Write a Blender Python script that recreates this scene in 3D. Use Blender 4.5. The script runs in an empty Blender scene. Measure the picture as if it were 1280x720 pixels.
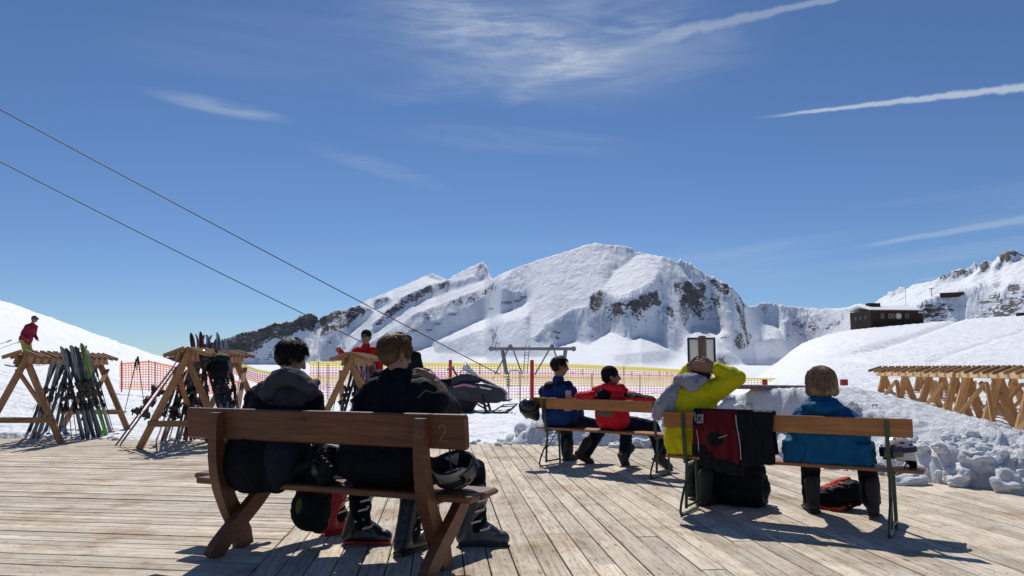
import bpy, bmesh, math, random
import numpy as np
from mathutils import Vector, Matrix, noise as mnoise, Euler
rnd = random.Random(7)
sc = bpy.context.scene
col = sc.collection
PI = math.pi
R = math.radians

# ------------------------------------------------------------------ camera
CAM_H = 1.15
FOC = 924.0                      # focal length in pixels of a 1280 wide frame
PITCH = math.atan(100.0 / FOC)
cam_data = bpy.data.cameras.new("camera")
cam = bpy.data.objects.new("camera", cam_data)
col.objects.link(cam)
cam.location = (0, 0, CAM_H)
cam.rotation_euler = (R(90) + PITCH, 0, 0)
cam_data.sensor_width = 36.0
cam_data.lens = 36.0 * FOC / 1280.0
cam_data.clip_start = 0.05
cam_data.clip_end = 20000
sc.camera = cam

# ------------------------------------------------------------------ light
SUN_EL, SUN_AZ = R(51), R(-7)    # azimuth measured from +Y, negative = towards the left
sun_data = bpy.data.lights.new("sun", 'SUN')
sun_data.energy = 3.9
sun_data.angle = R(0.53)
sun_data.color = (1.0, 0.965, 0.91)
sun = bpy.data.objects.new("sun", sun_data)
col.objects.link(sun)
sd = Vector((math.sin(SUN_AZ) * math.cos(SUN_EL), math.cos(SUN_AZ) * math.cos(SUN_EL), math.sin(SUN_EL)))
sun.rotation_euler = (-sd).to_track_quat('-Z', 'Y').to_euler()
sun.location = (0, 0, 50)

def pix_dir(px, py):
    """direction in the world of a point of the sky, from its place in the photograph"""
    v = (360.0 - py) / FOC
    c, s = math.cos(PITCH), math.sin(PITCH)
    return Vector(((px - 640.0) / FOC, c - s * v, s + c * v))
def G(px, py, z=0.0):
    d = pix_dir(px, py)
    t = (z - CAM_H) / d.z
    return Vector((d.x * t, d.y * t, z))
def P(px, py, y):
    d = pix_dir(px, py)
    t = y / d.y
    return Vector((d.x * t, y, CAM_H + d.z * t))

world = bpy.data.worlds.new("World")
sc.world = world
world.use_nodes = True
wn, wl = world.node_tree.nodes, world.node_tree.links
for n in list(wn): wn.remove(n)
def N(nodes, typ, **kw):
    n = nodes.new(typ)
    for k, v in kw.items():
        if k.startswith('i_'):
            key = k[2:]
            n.inputs[int(key) if key.isdigit() else key.replace('_', ' ')].default_value = v
        else:
            setattr(n, k, v)
    return n
w_out = N(wn, 'ShaderNodeOutputWorld')
w_bg = N(wn, 'ShaderNodeBackground')
w_bg.inputs[1].default_value = 0.068
w_sky = N(wn, 'ShaderNodeTexSky', sky_type='NISHITA', sun_disc=False)
w_sky.sun_elevation = SUN_EL
w_sky.sun_rotation = SUN_AZ
w_sky.altitude = 2200
w_sky.air_density = 1.0
w_sky.dust_density = 0.25
w_sky.ozone_density = 2.6
w_tc = N(wn, 'ShaderNodeTexCoord')
def wmath(op, a, b=None, c=None, clamp=False):
    n = N(wn, 'ShaderNodeMath', operation=op, use_clamp=clamp)
    for i, v in enumerate((a, b, c)):
        if v is None: continue
        if isinstance(v, (int, float)): n.inputs[i].default_value = v
        else: wl.new(v, n.inputs[i])
    return n.outputs[0]
def wdot(vec):
    n = N(wn, 'ShaderNodeVectorMath', operation='DOT_PRODUCT')
    wl.new(w_tc.outputs['Generated'], n.inputs[0]); n.inputs[1].default_value = vec
    return n.outputs['Value']
def wnoise(scale, detail, rough, rot=0.0, stretch=(1, 1, 1), dist=0.0, loc=(0, 0, 0)):
    m = N(wn, 'ShaderNodeMapping')
    m.inputs['Rotation'].default_value = (0, rot, 0)
    m.inputs['Scale'].default_value = stretch
    m.inputs['Location'].default_value = loc
    wl.new(w_tc.outputs['Generated'], m.inputs['Vector'])
    n = N(wn, 'ShaderNodeTexNoise')
    n.inputs['Scale'].default_value = scale
    n.inputs['Detail'].default_value = detail
    n.inputs['Roughness'].default_value = rough
    n.inputs['Distortion'].default_value = dist
    wl.new(m.outputs[0], n.inputs['Vector'])
    return n.outputs['Fac']
def wsmooth(v, a, b):
    n = N(wn, 'ShaderNodeMapRange', interpolation_type='SMOOTHSTEP')
    wl.new(v, n.inputs['Value'])
    n.inputs['From Min'].default_value = a; n.inputs['From Max'].default_value = b
    return n.outputs[0]
def streak(p0, p1, w0, w1, fade_in, fade_out, namp=0.3, nscale=60, taper=True):
    """trail of cloud along the great circle from p0 to p1: mask between 0 and 1"""
    a, b = pix_dir(*p0).normalized(), pix_dir(*p1).normalized()
    nrm = a.cross(b).normalized()
    mid = (a + b).normalized()
    along = (b - a).normalized()
    half = (b - a).length / 2
    dd = wdot(nrm); aa = wdot(along)
    k = wmath('DIVIDE', aa, half)                       # -1..1 along
    k01 = wmath('MULTIPLY_ADD', k, 0.5, 0.5, clamp=True)
    wd = wmath('MULTIPLY_ADD', k01, w1 - w0, w0)
    wob = wmath('MULTIPLY', wmath('SUBTRACT', wnoise(nscale, 4, .6), .5), namp)
    dn = wmath('ABSOLUTE', wmath('ADD', wmath('DIVIDE', dd, wd), wob))
    m = wsmooth(dn, 1.0, 0.25)
    e = wmath('MULTIPLY', wsmooth(k, -1.0, -1.0 + fade_in), wsmooth(k, 1.0, 1.0 - fade_out))
    return wmath('MULTIPLY', m, e)
def puff(p, rx, ry, ang, lo=0.35, hi=0.75, noise_out=None):
    """soft wisp patch: an elongated lobe round a direction, broken up by noise"""
    c = pix_dir(*p).normalized()
    right = Vector((c.y, -c.x, 0)).normalized(); up = right.cross(c)
    ca, sa = math.cos(ang), math.sin(ang)
    ax = (right * ca + up * sa) / rx; ay = (up * ca - right * sa) / ry
    x, y = wdot(ax), wdot(ay)
    r2 = wmath('ADD', wmath('MULTIPLY', x, x), wmath('MULTIPLY', y, y))
    f = wsmooth(r2, 1.0, 0.0)
    front = wmath('GREATER_THAN', wdot(c), 0.3)
    f = wmath('MULTIPLY', f, front)
    if noise_out is not None:
        f = wmath('MULTIPLY', f, wsmooth(noise_out, lo, hi))
    return f
wisp = wnoise(5.0, 9, .62, rot=R(-14), stretch=(1.0, 1.0, 5.5), dist=0.9)
wispf = wnoise(16.0, 8, .66, rot=R(24), stretch=(.7, 1.0, 4.5), dist=0.5)
faint = wnoise(3.0, 6, .55, rot=R(-6), stretch=(.7, 1.0, 7.0), dist=0.5, loc=(3, 1, 2))
clouds = [
    (streak((935, 149), (1420, 92), .0018, .0080, .45, .05, 1.3, 60), .60),
    (streak((1060, 311), (1340, 264), .003, .0065, .5, .1, .8, 30), .22),
    (streak((1120, 352), (1320, 335), .002, .004, .5, .2, .6, 30), .14),
    (streak((760, 62), (1060, -6), .013, .004, .7, .1, 1.9, 30), .28),
    (puff((690, 20), .30, .13, R(-6), .25, .86, wisp), .34),
    (puff((640, 50), .20, .045, R(-16), .38, .70, wispf), .42),
    (puff((735, 70), .15, .028, R(24), .38, .70, wispf), .40),
    (puff((640, 90), .22, .03, R(10), .30, .85, wisp), .18),
    (puff((275, 133), .10, .012, R(-5), .25, .75, wisp), .34),
    (puff((470, 208), .12, .014, R(-14), .30, .8, wispf), .16),
    (puff((1120, 290), .34, .045, R(5), .38, .75, faint), .26),
    (puff((640, 175), .22, .022, R(-4), .30, .8, wisp), .12),
    (puff((1240, 310), .16, .012, R(4), .3, .7, wisp), .20),
    (puff((420, 60), .30, .08, R(4), .35, .85, faint), .12),
    (puff((760, 330), .6, .05, R(0), .30, .8, faint), .10),
]
tot = None
for m, s in clouds:
    v = wmath('MULTIPLY', m, s)
    inv = wmath('SUBTRACT', 1.0, v)
    tot = inv if tot is None else wmath('MULTIPLY', tot, inv)
cl = wmath('SUBTRACT', 1.0, tot)
w_mix = N(wn, 'ShaderNodeMixRGB')
w_mix.inputs['Color2'].default_value = (9.4, 10.3, 11.2, 1)
wl.new(cl, w_mix.inputs['Fac'])
w_tint = N(wn, 'ShaderNodeMixRGB', blend_type='MULTIPLY')
w_tint.inputs['Fac'].default_value = 1.0
w_tint.inputs['Color2'].default_value = (.80, .97, 1.18, 1)      # white balance of the clear alpine sky
wl.new(w_sky.outputs[0], w_tint.inputs['Color1'])
wl.new(w_tint.outputs[0], w_mix.inputs['Color1'])
wl.new(w_mix.outputs[0], w_bg.inputs[0])

wl.new(w_bg.outputs[0], w_out.inputs[0])

sc.view_settings.view_transform = 'Standard'
sc.view_settings.look = 'None'
sc.view_settings.exposure = 0.0
sc.view_settings.gamma = 1.0
sc.view_settings.use_curve_mapping = False

# ------------------------------------------------------------------ helpers
def tag(o, label=None, cat=None, group=None, kind=None):
    if label: o['label'] = label
    if cat: o['category'] = cat
    if group: o['group'] = group
    if kind: o['kind'] = kind
    return o
def link(o, parent=None):
    col.objects.link(o)
    if parent is not None: o.parent = parent
    return o
def empty(name, loc=(0, 0, 0), rz=0.0, parent=None):
    o = bpy.data.objects.new(name, None)
    o.empty_display_size = .1
    o.location = loc; o.rotation_euler = (0, 0, rz)
    return link(o, parent)
def mesh_obj(name, verts, faces, mat=None, parent=None, smooth=False, uv=None):
    me = bpy.data.meshes.new(name)
    me.from_pydata([tuple(v) for v in verts], [], faces)
    me.update()
    if mat is not None:
        for m in (mat if isinstance(mat, (list, tuple)) else [mat]): me.materials.append(m)
    if smooth: me.polygons.foreach_set('use_smooth', [True] * len(me.polygons))
    o = bpy.data.objects.new(name, me)
    return link(o, parent)
def grid_obj(name, X, Y, Z, mat, parent=None, wrap=False):
    """heightfield mesh from 2-D arrays"""
    n, m = X.shape
    co = np.stack([X, Y, Z], -1).reshape(-1, 3).astype(np.float32)
    i = np.arange(n - 1)[:, None] * m + np.arange(m - 1)[None, :]
    q = np.stack([i, i + 1, i + m + 1, i + m], -1).reshape(-1, 4)
    me = bpy.data.meshes.new(name)
    me.vertices.add(len(co)); me.vertices.foreach_set('co', co.ravel())
    me.loops.add(q.size); me.loops.foreach_set('vertex_index', q.ravel().astype(np.int32))
    me.polygons.add(len(q))
    me.polygons.foreach_set('loop_start', (np.arange(len(q)) * 4).astype(np.int32))
    me.polygons.foreach_set('loop_total', np.full(len(q), 4, np.int32))
    me.polygons.foreach_set('use_smooth', np.ones(len(q), bool))
    me.update(calc_edges=True); me.validate()
    me.materials.append(mat)
    o = bpy.data.objects.new(name, me)
    return link(o, parent)

class MB:
    """collects simple solids into one mesh"""
    def __init__(s): s.v = []; s.f = []; s.mi = []
    def add(s, verts, faces, mi=0):
        b = len(s.v); s.v += [Vector(v) for v in verts]
        s.f += [tuple(b + i for i in f) for f in faces]; s.mi += [mi] * len(faces); return s
    def box(s, c, d, rot=None, mi=0, bev=0.0):
        dx, dy, dz = d[0] / 2, d[1] / 2, d[2] / 2
        M = (rot.to_matrix() if isinstance(rot, Euler) else rot) if rot is not None else Matrix.Identity(3)
        c = Vector(c)
        if bev <= 0:
            vs = [c + M @ Vector((x * dx, y * dy, z * dz)) for x in (-1, 1) for y in (-1, 1) for z in (-1, 1)]
            return s.add(vs, [(0, 1, 3, 2), (4, 6, 7, 5), (0, 4, 5, 1), (2, 3, 7, 6), (0, 2, 6, 4), (1, 5, 7, 3)], mi)
        # chamfered along the x axis (long direction)
        b = min(bev, dy * .49, dz * .49); bx = min(bev, dx * .4)
        ring = [(-dy + b, -dz), (dy - b, -dz), (dy, -dz + b), (dy, dz - b), (dy - b, dz), (-dy + b, dz), (-dy, dz - b), (-dy, -dz + b)]
        k = 1 - b / max(dy, dz)
        vs = []
        for x, sy, sz in ((-dx, (dy - b) / dy, (dz - b) / dz), (-dx + bx, 1, 1), (dx - bx, 1, 1), (dx, (dy - b) / dy, (dz - b) / dz)):
            vs += [c + M @ Vector((x, y * sy, z * sz)) for y, z in ring]
        fs = [tuple(range(8))[::-1], tuple(range(24, 32))]
        for r in range(3):
            for i in range(8):
                j = (i + 1) % 8
                fs.append((r * 8 + i, r * 8 + j, r * 8 + 8 + j, r * 8 + 8 + i))
        return s.add(vs, fs, mi)
    def bar(s, a, b, w, h, up=(0, 0, 1), mi=0, bev=0.0):
        a, b = Vector(a), Vector(b); x = (b - a); L = x.length
        if L < 1e-6: return s
        x.normalize(); up = Vector(up); y = up.cross(x)
        if y.length < 1e-4: y = Vector((0, 1, 0)).cross(x)
        if y.length < 1e-4: y = Vector((1, 0, 0))
        y.normalize(); z = x.cross(y)
        return s.box((a + b) / 2, (L, w, h), Matrix((x, y, z)).transposed(), mi, bev)
    def tube(s, pts, r, n=8, mi=0, caps=True):
        pts = [Vector(p) for p in pts]
        rs = r if isinstance(r, (list, tuple)) else [r] * len(pts)
        b = len(s.v); prev = None
        for i, p in enumerate(pts):
            t = (pts[min(i + 1, len(pts) - 1)] - pts[max(i - 1, 0)])
            if t.length < 1e-9: t = Vector((0, 0, 1))
            t.normalize()
            if prev is None:
                a = Vector((0, 0, 1)) if abs(t.z) < .9 else Vector((1, 0, 0))
            else: a = prev
            u = (a - t * a.dot(t))
            if u.length < 1e-6: u = Vector((1, 0, 0)).cross(t)
            u.normalize(); prev = u; w = t.cross(u)
            for k in range(n):
                an = 2 * PI * k / n
                s.v.append(p + (u * math.cos(an) + w * math.sin(an)) * rs[i])
        for i in range(len(pts) - 1):
            for k in range(n):
                k2 = (k + 1) % n
                s.f.append((b + i * n + k, b + i * n + k2, b + (i + 1) * n + k2, b + (i + 1) * n + k)); s.mi.append(mi)
        if caps:
            s.f.append(tuple(b + k for k in range(n))[::-1]); s.mi.append(mi)
            e = b + (len(pts) - 1) * n
            s.f.append(tuple(e + k for k in range(n))); s.mi.append(mi)
        return s
    def ball(s, c, r, rot=None, nu=12, nv=8, mi=0, zmin=-1.0):
        c = Vector(c); rr = Vector(r) if isinstance(r, (tuple, list, Vector)) else Vector((r, r, r))
        M = (rot.to_matrix() if isinstance(rot, Euler) else rot) if rot is not None else Matrix.Identity(3)
        b = len(s.v); t0 = math.acos(max(-1, min(1, zmin)))
        for j in range(nv + 1):
            th = t0 * j / nv if zmin > -1 else PI * j / nv
            for i in range(nu):
                ph = 2 * PI * i / nu
                s.v.append(c + M @ Vector((rr.x * math.sin(th) * math.cos(ph), rr.y * math.sin(th) * math.sin(ph), rr.z * math.cos(th))))
        for j in range(nv):
            for i in range(nu):
                i2 = (i + 1) % nu
                s.f.append((b + j * nu + i, b + (j + 1) * nu + i, b + (j + 1) * nu + i2, b + j * nu + i2)); s.mi.append(mi)
        return s
    def prism(s, outline, a0, a1, frame, mi=0):
        """outline: list of (p,q) in the plane of frame axes (P,Q); extruded from a0 to a1 along axis A. frame=(O,P,Q,A)"""
        O, Pv, Q, A = [Vector(v) for v in frame]
        n = len(outline)
        vs = [O + Pv * p + Q * q + A * a0 for p, q in outline] + [O + Pv * p + Q * q + A * a1 for p, q in outline]
        fs = [tuple(range(n))[::-1], tuple(range(n, 2 * n))]
        fs += [(i, (i + 1) % n, n + (i + 1) % n, n + i) for i in range(n)]
        return s.add(vs, fs, mi)
    def ribbon(s, centre, width, a0, a1, frame, mi=0):
        """curved board: a centre line in the plane (p,q), constant width, extruded"""
        n = len(centre); L = []; Rr = []
        for i in range(n):
            p0 = centre[max(i - 1, 0)]; p1 = centre[min(i + 1, n - 1)]
            t = Vector((p1[0] - p0[0], p1[1] - p0[1])); t.normalize()
            w = width[i] if isinstance(width, (list, tuple)) else width
            L.append((centre[i][0] - t.y * w / 2, centre[i][1] + t.x * w / 2))
            Rr.append((centre[i][0] + t.y * w / 2, centre[i][1] - t.x * w / 2))
        O, Pv, Q, A = [Vector(v) for v in frame]
        vs = []
        for i in range(n):
            for (p, q), a in ((L[i], a0), (L[i], a1), (Rr[i], a1), (Rr[i], a0)):
                vs.append(O + Pv * p + Q * q + A * a)
        fs = []
        for i in range(n - 1):
            for k in range(4):
                k2 = (k + 1) % 4
                fs.append((i * 4 + k, i * 4 + k2, i * 4 + 4 + k2, i * 4 + 4 + k))
        fs += [(3, 2, 1, 0), tuple((n - 1) * 4 + k for k in range(4))]
        return s.add(vs, fs, mi)
    def build(s, name, mat, parent=None, smooth=False, fix=True):
        me = bpy.data.meshes.new(name)
        me.from_pydata([tuple(v) for v in s.v], [], s.f)
        mats = mat if isinstance(mat, (list, tuple)) else [mat]
        for m in mats: me.materials.append(m)
        if len(mats) > 1: me.polygons.foreach_set('material_index', s.mi)
        if fix:
            bm = bmesh.new(); bm.from_mesh(me)
            bmesh.ops.recalc_face_normals(bm, faces=bm.faces)
            bm.to_mesh(me); bm.free()
        if smooth: me.polygons.foreach_set('use_smooth', [True] * len(me.polygons))
        me.update()
        o = bpy.data.objects.new(name, me)
        return link(o, parent)
def copy_tree(o, parent=None):
    c = o.copy(); col.objects.link(c); c.parent = parent
    for ch in list(o.children): copy_tree(ch, c)
    return c

# ---- vectorised gradient noise
_rs = np.random.RandomState(11)
_perm = _rs.permutation(512); _perm = np.concatenate([_perm, _perm])
_ang = _rs.rand(512) * 2 * np.pi
_gx, _gy = np.cos(_ang), np.sin(_ang)
def pnoise(x, y, seed=0):
    x = np.asarray(x, float) + seed * 17.31; y = np.asarray(y, float) + seed * 9.77
    xi = np.floor(x).astype(int); yi = np.floor(y).astype(int)
    xf, yf = x - xi, y - yi
    u = xf * xf * xf * (xf * (xf * 6 - 15) + 10); v = yf * yf * yf * (yf * (yf * 6 - 15) + 10)
    def g(ix, iy, fx, fy):
        h = _perm[(_perm[ix & 511] + iy) & 511]
        return _gx[h] * fx + _gy[h] * fy
    a = g(xi, yi, xf, yf); b = g(xi + 1, yi, xf - 1, yf)
    c = g(xi, yi + 1, xf, yf - 1); d = g(xi + 1, yi + 1, xf - 1, yf - 1)
    return (a + u * (b - a) + v * ((c + u * (d - c)) - (a + u * (b - a)))) * 1.5
def fbm(x, y, oct=5, gain=.5, seed=0, ridged=False):
    s = 0; a = 1; t = 0
    for o in range(oct):
        n = pnoise(x * 2 ** o, y * 2 ** o, seed + o * 3)
        if ridged: n = 1 - 2 * np.abs(n)
        s = s + a * n; t += a; a *= gain
    return s / t
def sstep(x, a, b):
    t = np.clip((x - a) / (b - a), 0, 1); return t * t * (3 - 2 * t)

# ------------------------------------------------------------------ materials
def new_mat(name):
    m = bpy.data.materials.new(name); m.use_nodes = True
    nt = m.node_tree
    for n in list(nt.nodes): nt.nodes.remove(n)
    out = nt.nodes.new('ShaderNodeOutputMaterial'); b = nt.nodes.new('ShaderNodeBsdfPrincipled')
    nt.links.new(b.outputs[0], out.inputs[0])
    return m, nt.nodes, nt.links, b
def tex_noise(nodes, links, scale, detail=4, rough=.5, coord='Object', stretch=None, dist=0):
    tc = nodes.new('ShaderNodeTexCoord'); n = nodes.new('ShaderNodeTexNoise')
    n.inputs['Scale'].default_value = scale; n.inputs['Detail'].default_value = detail
    n.inputs['Roughness'].default_value = rough; n.inputs['Distortion'].default_value = dist
    if coord == 'Position':
        g = nodes.new('ShaderNodeNewGeometry'); src = g.outputs['Position']
    else: src = tc.outputs[coord]
    if stretch:
        mp = nodes.new('ShaderNodeMapping'); mp.inputs['Scale'].default_value = stretch
        links.new(src, mp.inputs['Vector']); src = mp.outputs[0]
    links.new(src, n.inputs['Vector'])
    return n.outputs['Fac']
def ramp(nodes, links, fac, stops):
    r = nodes.new('ShaderNodeValToRGB'); e = r.color_ramp.elements
    while len(e) < len(stops): e.new(.5)
    for i, (p, c) in enumerate(stops):
        e[i].position = p; e[i].color = (*c, 1) if len(c) == 3 else c
    links.new(fac, r.inputs['Fac'])
    return r.outputs['Color']
def bump(nodes, links, fac, strength, dist, b, normal=None):
    n = nodes.new('ShaderNodeBump'); n.inputs['Strength'].default_value = strength; n.inputs['Distance'].default_value = dist
    links.new(fac, n.inputs['Height'])
    if normal is not None: links.new(normal, n.inputs['Normal'])
    if b is not None: links.new(n.outputs[0], b.inputs['Normal'])
    return n.outputs[0]
def cloth_mat(name, c, rough=.85, var=.25, scale=14, bumps=.35, fine=420, spec=.25, sheen=.0):
    m, nd, lk, b = new_mat(name)
    f = tex_noise(nd, lk, scale, 5, .6)
    lo = tuple(x * (1 - var) for x in c); hi = tuple(min(1, x * (1 + var)) for x in c)
    lk.new(ramp(nd, lk, f, [(.3, lo), (.7, hi)]), b.inputs['Base Color'])
    b.inputs['Roughness'].default_value = rough
    b.inputs['Specular IOR Level'].default_value = spec * .5
    f2 = tex_noise(nd, lk, scale * .8, 4, .62, dist=1.2)
    n1 = bump(nd, lk, f2, bumps, .025, None)
    f3 = tex_noise(nd, lk, fine, 2, .5)
    bump(nd, lk, f3, .15, .002, b, n1)
    return m
def plain_mat(name, c, rough=.5, metal=0.0, spec=.5, var=.12, scale=20, bmp=.05):
    m, nd, lk, b = new_mat(name)
    f = tex_noise(nd, lk, scale, 5, .6)
    lo = tuple(x * (1 - var) for x in c); hi = tuple(min(1, x * (1 + var)) for x in c)
    lk.new(ramp(nd, lk, f, [(.3, lo), (.7, hi)]), b.inputs['Base Color'])
    b.inputs['Roughness'].default_value = rough; b.inputs['Metallic'].default_value = metal
    b.inputs['Specular IOR Level'].default_value = spec
    if bmp: bump(nd, lk, f, bmp, .01, b)
    return m
def wood_mat(name, c1, c2, c3, grain=(1.2, 22, 22), rough=.6, spec=.3, scale=3.0, rand=.25, knots=True, bmp=.25, dirt=None):
    """grain runs along the object's local X"""
    m, nd, lk, b = new_mat(name)
    tc = nd.new('ShaderNodeTexCoord'); oi = nd.new('ShaderNodeObjectInfo')
    add = nd.new('ShaderNodeVectorMath'); add.operation = 'ADD'
    mul = nd.new('ShaderNodeVectorMath'); mul.operation = 'SCALE'
    cx = nd.new('ShaderNodeCombineXYZ')
    for i in range(3): lk.new(oi.outputs['Random'], cx.inputs[i])
    lk.new(cx.outputs[0], mul.inputs[0]); mul.inputs['Scale'].default_value = 37.0
    lk.new(tc.outputs['Object'], add.inputs[0]); lk.new(mul.outputs[0], add.inputs[1])
    mp = nd.new('ShaderNodeMapping'); mp.inputs['Scale'].default_value = grain
    lk.new(add.outputs[0], mp.inputs['Vector'])
    n = nd.new('ShaderNodeTexNoise'); n.inputs['Scale'].default_value = scale; n.inputs['Detail'].default_value = 7
    n.inputs['Roughness'].default_value = .62; n.inputs['Distortion'].default_value = .6
    lk.new(mp.outputs[0], n.inputs['Vector'])
    cr = ramp(nd, lk, n.outputs['Fac'], [(.28, c1), (.5, c2), (.72, c3)])
    n2 = nd.new('ShaderNodeTexNoise'); n2.inputs['Scale'].default_value = 1.7; n2.inputs['Detail'].default_value = 5
    n2.inputs['Roughness'].default_value = .65
    lk.new(add.outputs[0], n2.inputs['Vector'])
    hv = nd.new('ShaderNodeHueSaturation')
    mr = nd.new('ShaderNodeMapRange'); mr.inputs['To Min'].default_value = 1 - rand; mr.inputs['To Max'].default_value = 1 + rand
    lk.new(oi.outputs['Random'], mr.inputs['Value'])
    mr2 = nd.new('ShaderNodeMapRange'); mr2.inputs['From Min'].default_value = .3; mr2.inputs['From Max'].default_value = .7
    mr2.inputs['To Min'].default_value = .78; mr2.inputs['To Max'].default_value = 1.18
    lk.new(n2.outputs['Fac'], mr2.inputs['Value'])
    mm = nd.new('ShaderNodeMath'); mm.operation = 'MULTIPLY'
    lk.new(mr.outputs[0], mm.inputs[0]); lk.new(mr2.outputs[0], mm.inputs[1])
    lk.new(mm.outputs[0], hv.inputs['Value']); lk.new(cr, hv.inputs['Color'])
    last = hv.outputs[0]
    if knots:
        vo = nd.new('ShaderNodeTexVoronoi'); vo.inputs['Scale'].default_value = 1.0
        mp2 = nd.new('ShaderNodeMapping'); mp2.inputs['Scale'].default_value = (2.6, 7.0, 7.0)
        lk.new(add.outputs[0], mp2.inputs['Vector']); lk.new(mp2.outputs[0], vo.inputs['Vector'])
        kr = ramp(nd, lk, vo.outputs['Distance'], [(.03, (.38, .28, .2)), (.12, (1, 1, 1))])
        mx = nd.new('ShaderNodeMixRGB'); mx.blend_type = 'MULTIPLY'; mx.inputs['Fac'].default_value = .85
        lk.new(last, mx.inputs['Color1']); lk.new(kr, mx.inputs['Color2']); last = mx.outputs[0]
    if dirt:
        g = nd.new('ShaderNodeNewGeometry')
        n3 = nd.new('ShaderNodeTexNoise'); n3.inputs['Scale'].default_value = dirt[1]; n3.inputs['Detail'].default_value = 8
        n3.inputs['Roughness'].default_value = .7; n3.inputs['Distortion'].default_value = .4
        lk.new(g.outputs['Position'], n3.inputs['Vector'])
        dr = ramp(nd, lk, n3.outputs['Fac'], [(dirt[2], (0, 0, 0)), (dirt[3], (1, 1, 1))])
        mx = nd.new('ShaderNodeMixRGB'); mx.blend_type = 'MULTIPLY'
        lk.new(dr, mx.inputs['Fac']); lk.new(last, mx.inputs['Color1']); mx.inputs['Color2'].default_value = (*dirt[0], 1)
        last = mx.outputs[0]
        # little scuffs and splinters
        n4 = nd.new('ShaderNodeTexNoise'); n4.inputs['Scale'].default_value = 26; n4.inputs['Detail'].default_value = 6
        n4.inputs['Roughness'].default_value = .75
        mp4 = nd.new('ShaderNodeMapping'); mp4.inputs['Scale'].default_value = (.28, 1.5, 1)
        lk.new(add.outputs[0], mp4.inputs['Vector']); lk.new(mp4.outputs[0], n4.inputs['Vector'])
        sr = ramp(nd, lk, n4.outputs['Fac'], [(.36, (.45, .37, .30)), (.46, (1, 1, 1)), (.66, (1, 1, 1)), (.76, (1.0, 1.0, 1.0))])
        mx = nd.new('ShaderNodeMixRGB'); mx.blend_type = 'MULTIPLY'; mx.inputs['Fac'].default_value = .8
        lk.new(last, mx.inputs['Color1']); lk.new(sr, mx.inputs['Color2']); last = mx.outputs[0]
    lk.new(last, b.inputs['Base Color'])
    b.inputs['Roughness'].default_value = rough; b.inputs['Specular IOR Level'].default_value = spec
    bump(nd, lk, n.outputs['Fac'], bmp, .004, b)
    return m
M = {}
# ------------------------------------------------------------------ snow and mountains
def snow_mat(name, kind):
    m, nd, lk, b = new_mat(name)
    b.inputs['Roughness'].default_value = .55
    b.inputs['Specular IOR Level'].default_value = .25
    g = nd.new('ShaderNodeNewGeometry')
    if kind == 'mountain':
        sep = nd.new('ShaderNodeSeparateXYZ'); lk.new(g.outputs['Normal'], sep.inputs[0])
        n1 = tex_noise(nd, lk, .016, 12, .74, 'Position')
        n2 = tex_noise(nd, lk, .07, 9, .78, 'Position', stretch=(1, 1, 3.0))
        at = nd.new('ShaderNodeAttribute'); at.attribute_name = 'rock'
        a = nd.new('ShaderNodeMath'); a.operation = 'ADD'; lk.new(n1, a.inputs[0]); lk.new(n2, a.inputs[1])
        a2 = nd.new('ShaderNodeMath'); a2.operation = 'MULTIPLY_ADD'; lk.new(sep.outputs['Z'], a2.inputs[0]); a2.inputs[1].default_value = .35; lk.new(a.outputs[0], a2.inputs[2])
        a3 = nd.new('ShaderNodeMath'); a3.operation = 'SUBTRACT'; lk.new(a2.outputs[0], a3.inputs[0]); lk.new(at.outputs['Fac'], a3.inputs[1])
        fac = nd.new('ShaderNodeMapRange'); fac.inputs['From Min'].default_value = 1.02; fac.inputs['From Max'].default_value = 1.055
        lk.new(a3.outputs[0], fac.inputs['Value'])
        n3 = tex_noise(nd, lk, .03, 8, .7, 'Position', stretch=(1, 1, 2))
        rockc = ramp(nd, lk, n3, [(.3, (.05, .048, .052)), (.5, (.13, .118, .11)), (.7, (.25, .22, .19))])
        mx = nd.new('ShaderNodeMixRGB'); lk.new(fac.outputs[0], mx.inputs['Fac'])
        lk.new(rockc, mx.inputs['Color1']); mx.inputs['Color2'].default_value = (.84, .86, .90, 1)
        lk.new(mx.outputs[0], b.inputs['Base Color'])
        nb = tex_noise(nd, lk, .035, 9, .68, 'Position', stretch=(1, 1, 1.6))
        nA = bump(nd, lk, nb, .55, 9.0, None)
        nb2 = tex_noise(nd, lk, .22, 5, .65, 'Position')
        bump(nd, lk, nb2, .35, 1.6, b, nA)
        b.inputs['Roughness'].default_value = .8
    else:
        n1 = tex_noise(nd, lk, .9, 7, .62, 'Position')
        lk.new(ramp(nd, lk, n1, [(.3, (.80, .82, .86)), (.7, (.88, .89, .905))]), b.inputs['Base Color'])
        if kind == 'field':
            # packed piste: groomer and ski tracks as fine relief
            nb = tex_noise(nd, lk, .35, 7, .62, 'Position', stretch=(1, 2.2, 1))
            nA = bump(nd, lk, nb, .75, .5, None)
            nb1 = tex_noise(nd, lk, 3.0, 6, .68, 'Position')
            nB = bump(nd, lk, nb1, .8, .10, None, nA)
            nb2 = tex_noise(nd, lk, 18, 5, .7, 'Position')
            bump(nd, lk, nb2, .5, .025, b, nB)
        else:
            nb1 = tex_noise(nd, lk, 7.0, 8, .68, 'Position')
            nB = bump(nd, lk, nb1, .8, .06, None)
            nb2 = tex_noise(nd, lk, 45, 5, .7, 'Position')
            bump(nd, lk, nb2, .9, .020, b, nB)
    return m
M['mountain'] = snow_mat('mountain_snow_rock', 'mountain')
M['field'] = snow_mat('packed_snow', 'field')
M['bank'] = snow_mat('lumpy_snow', 'bank')

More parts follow.
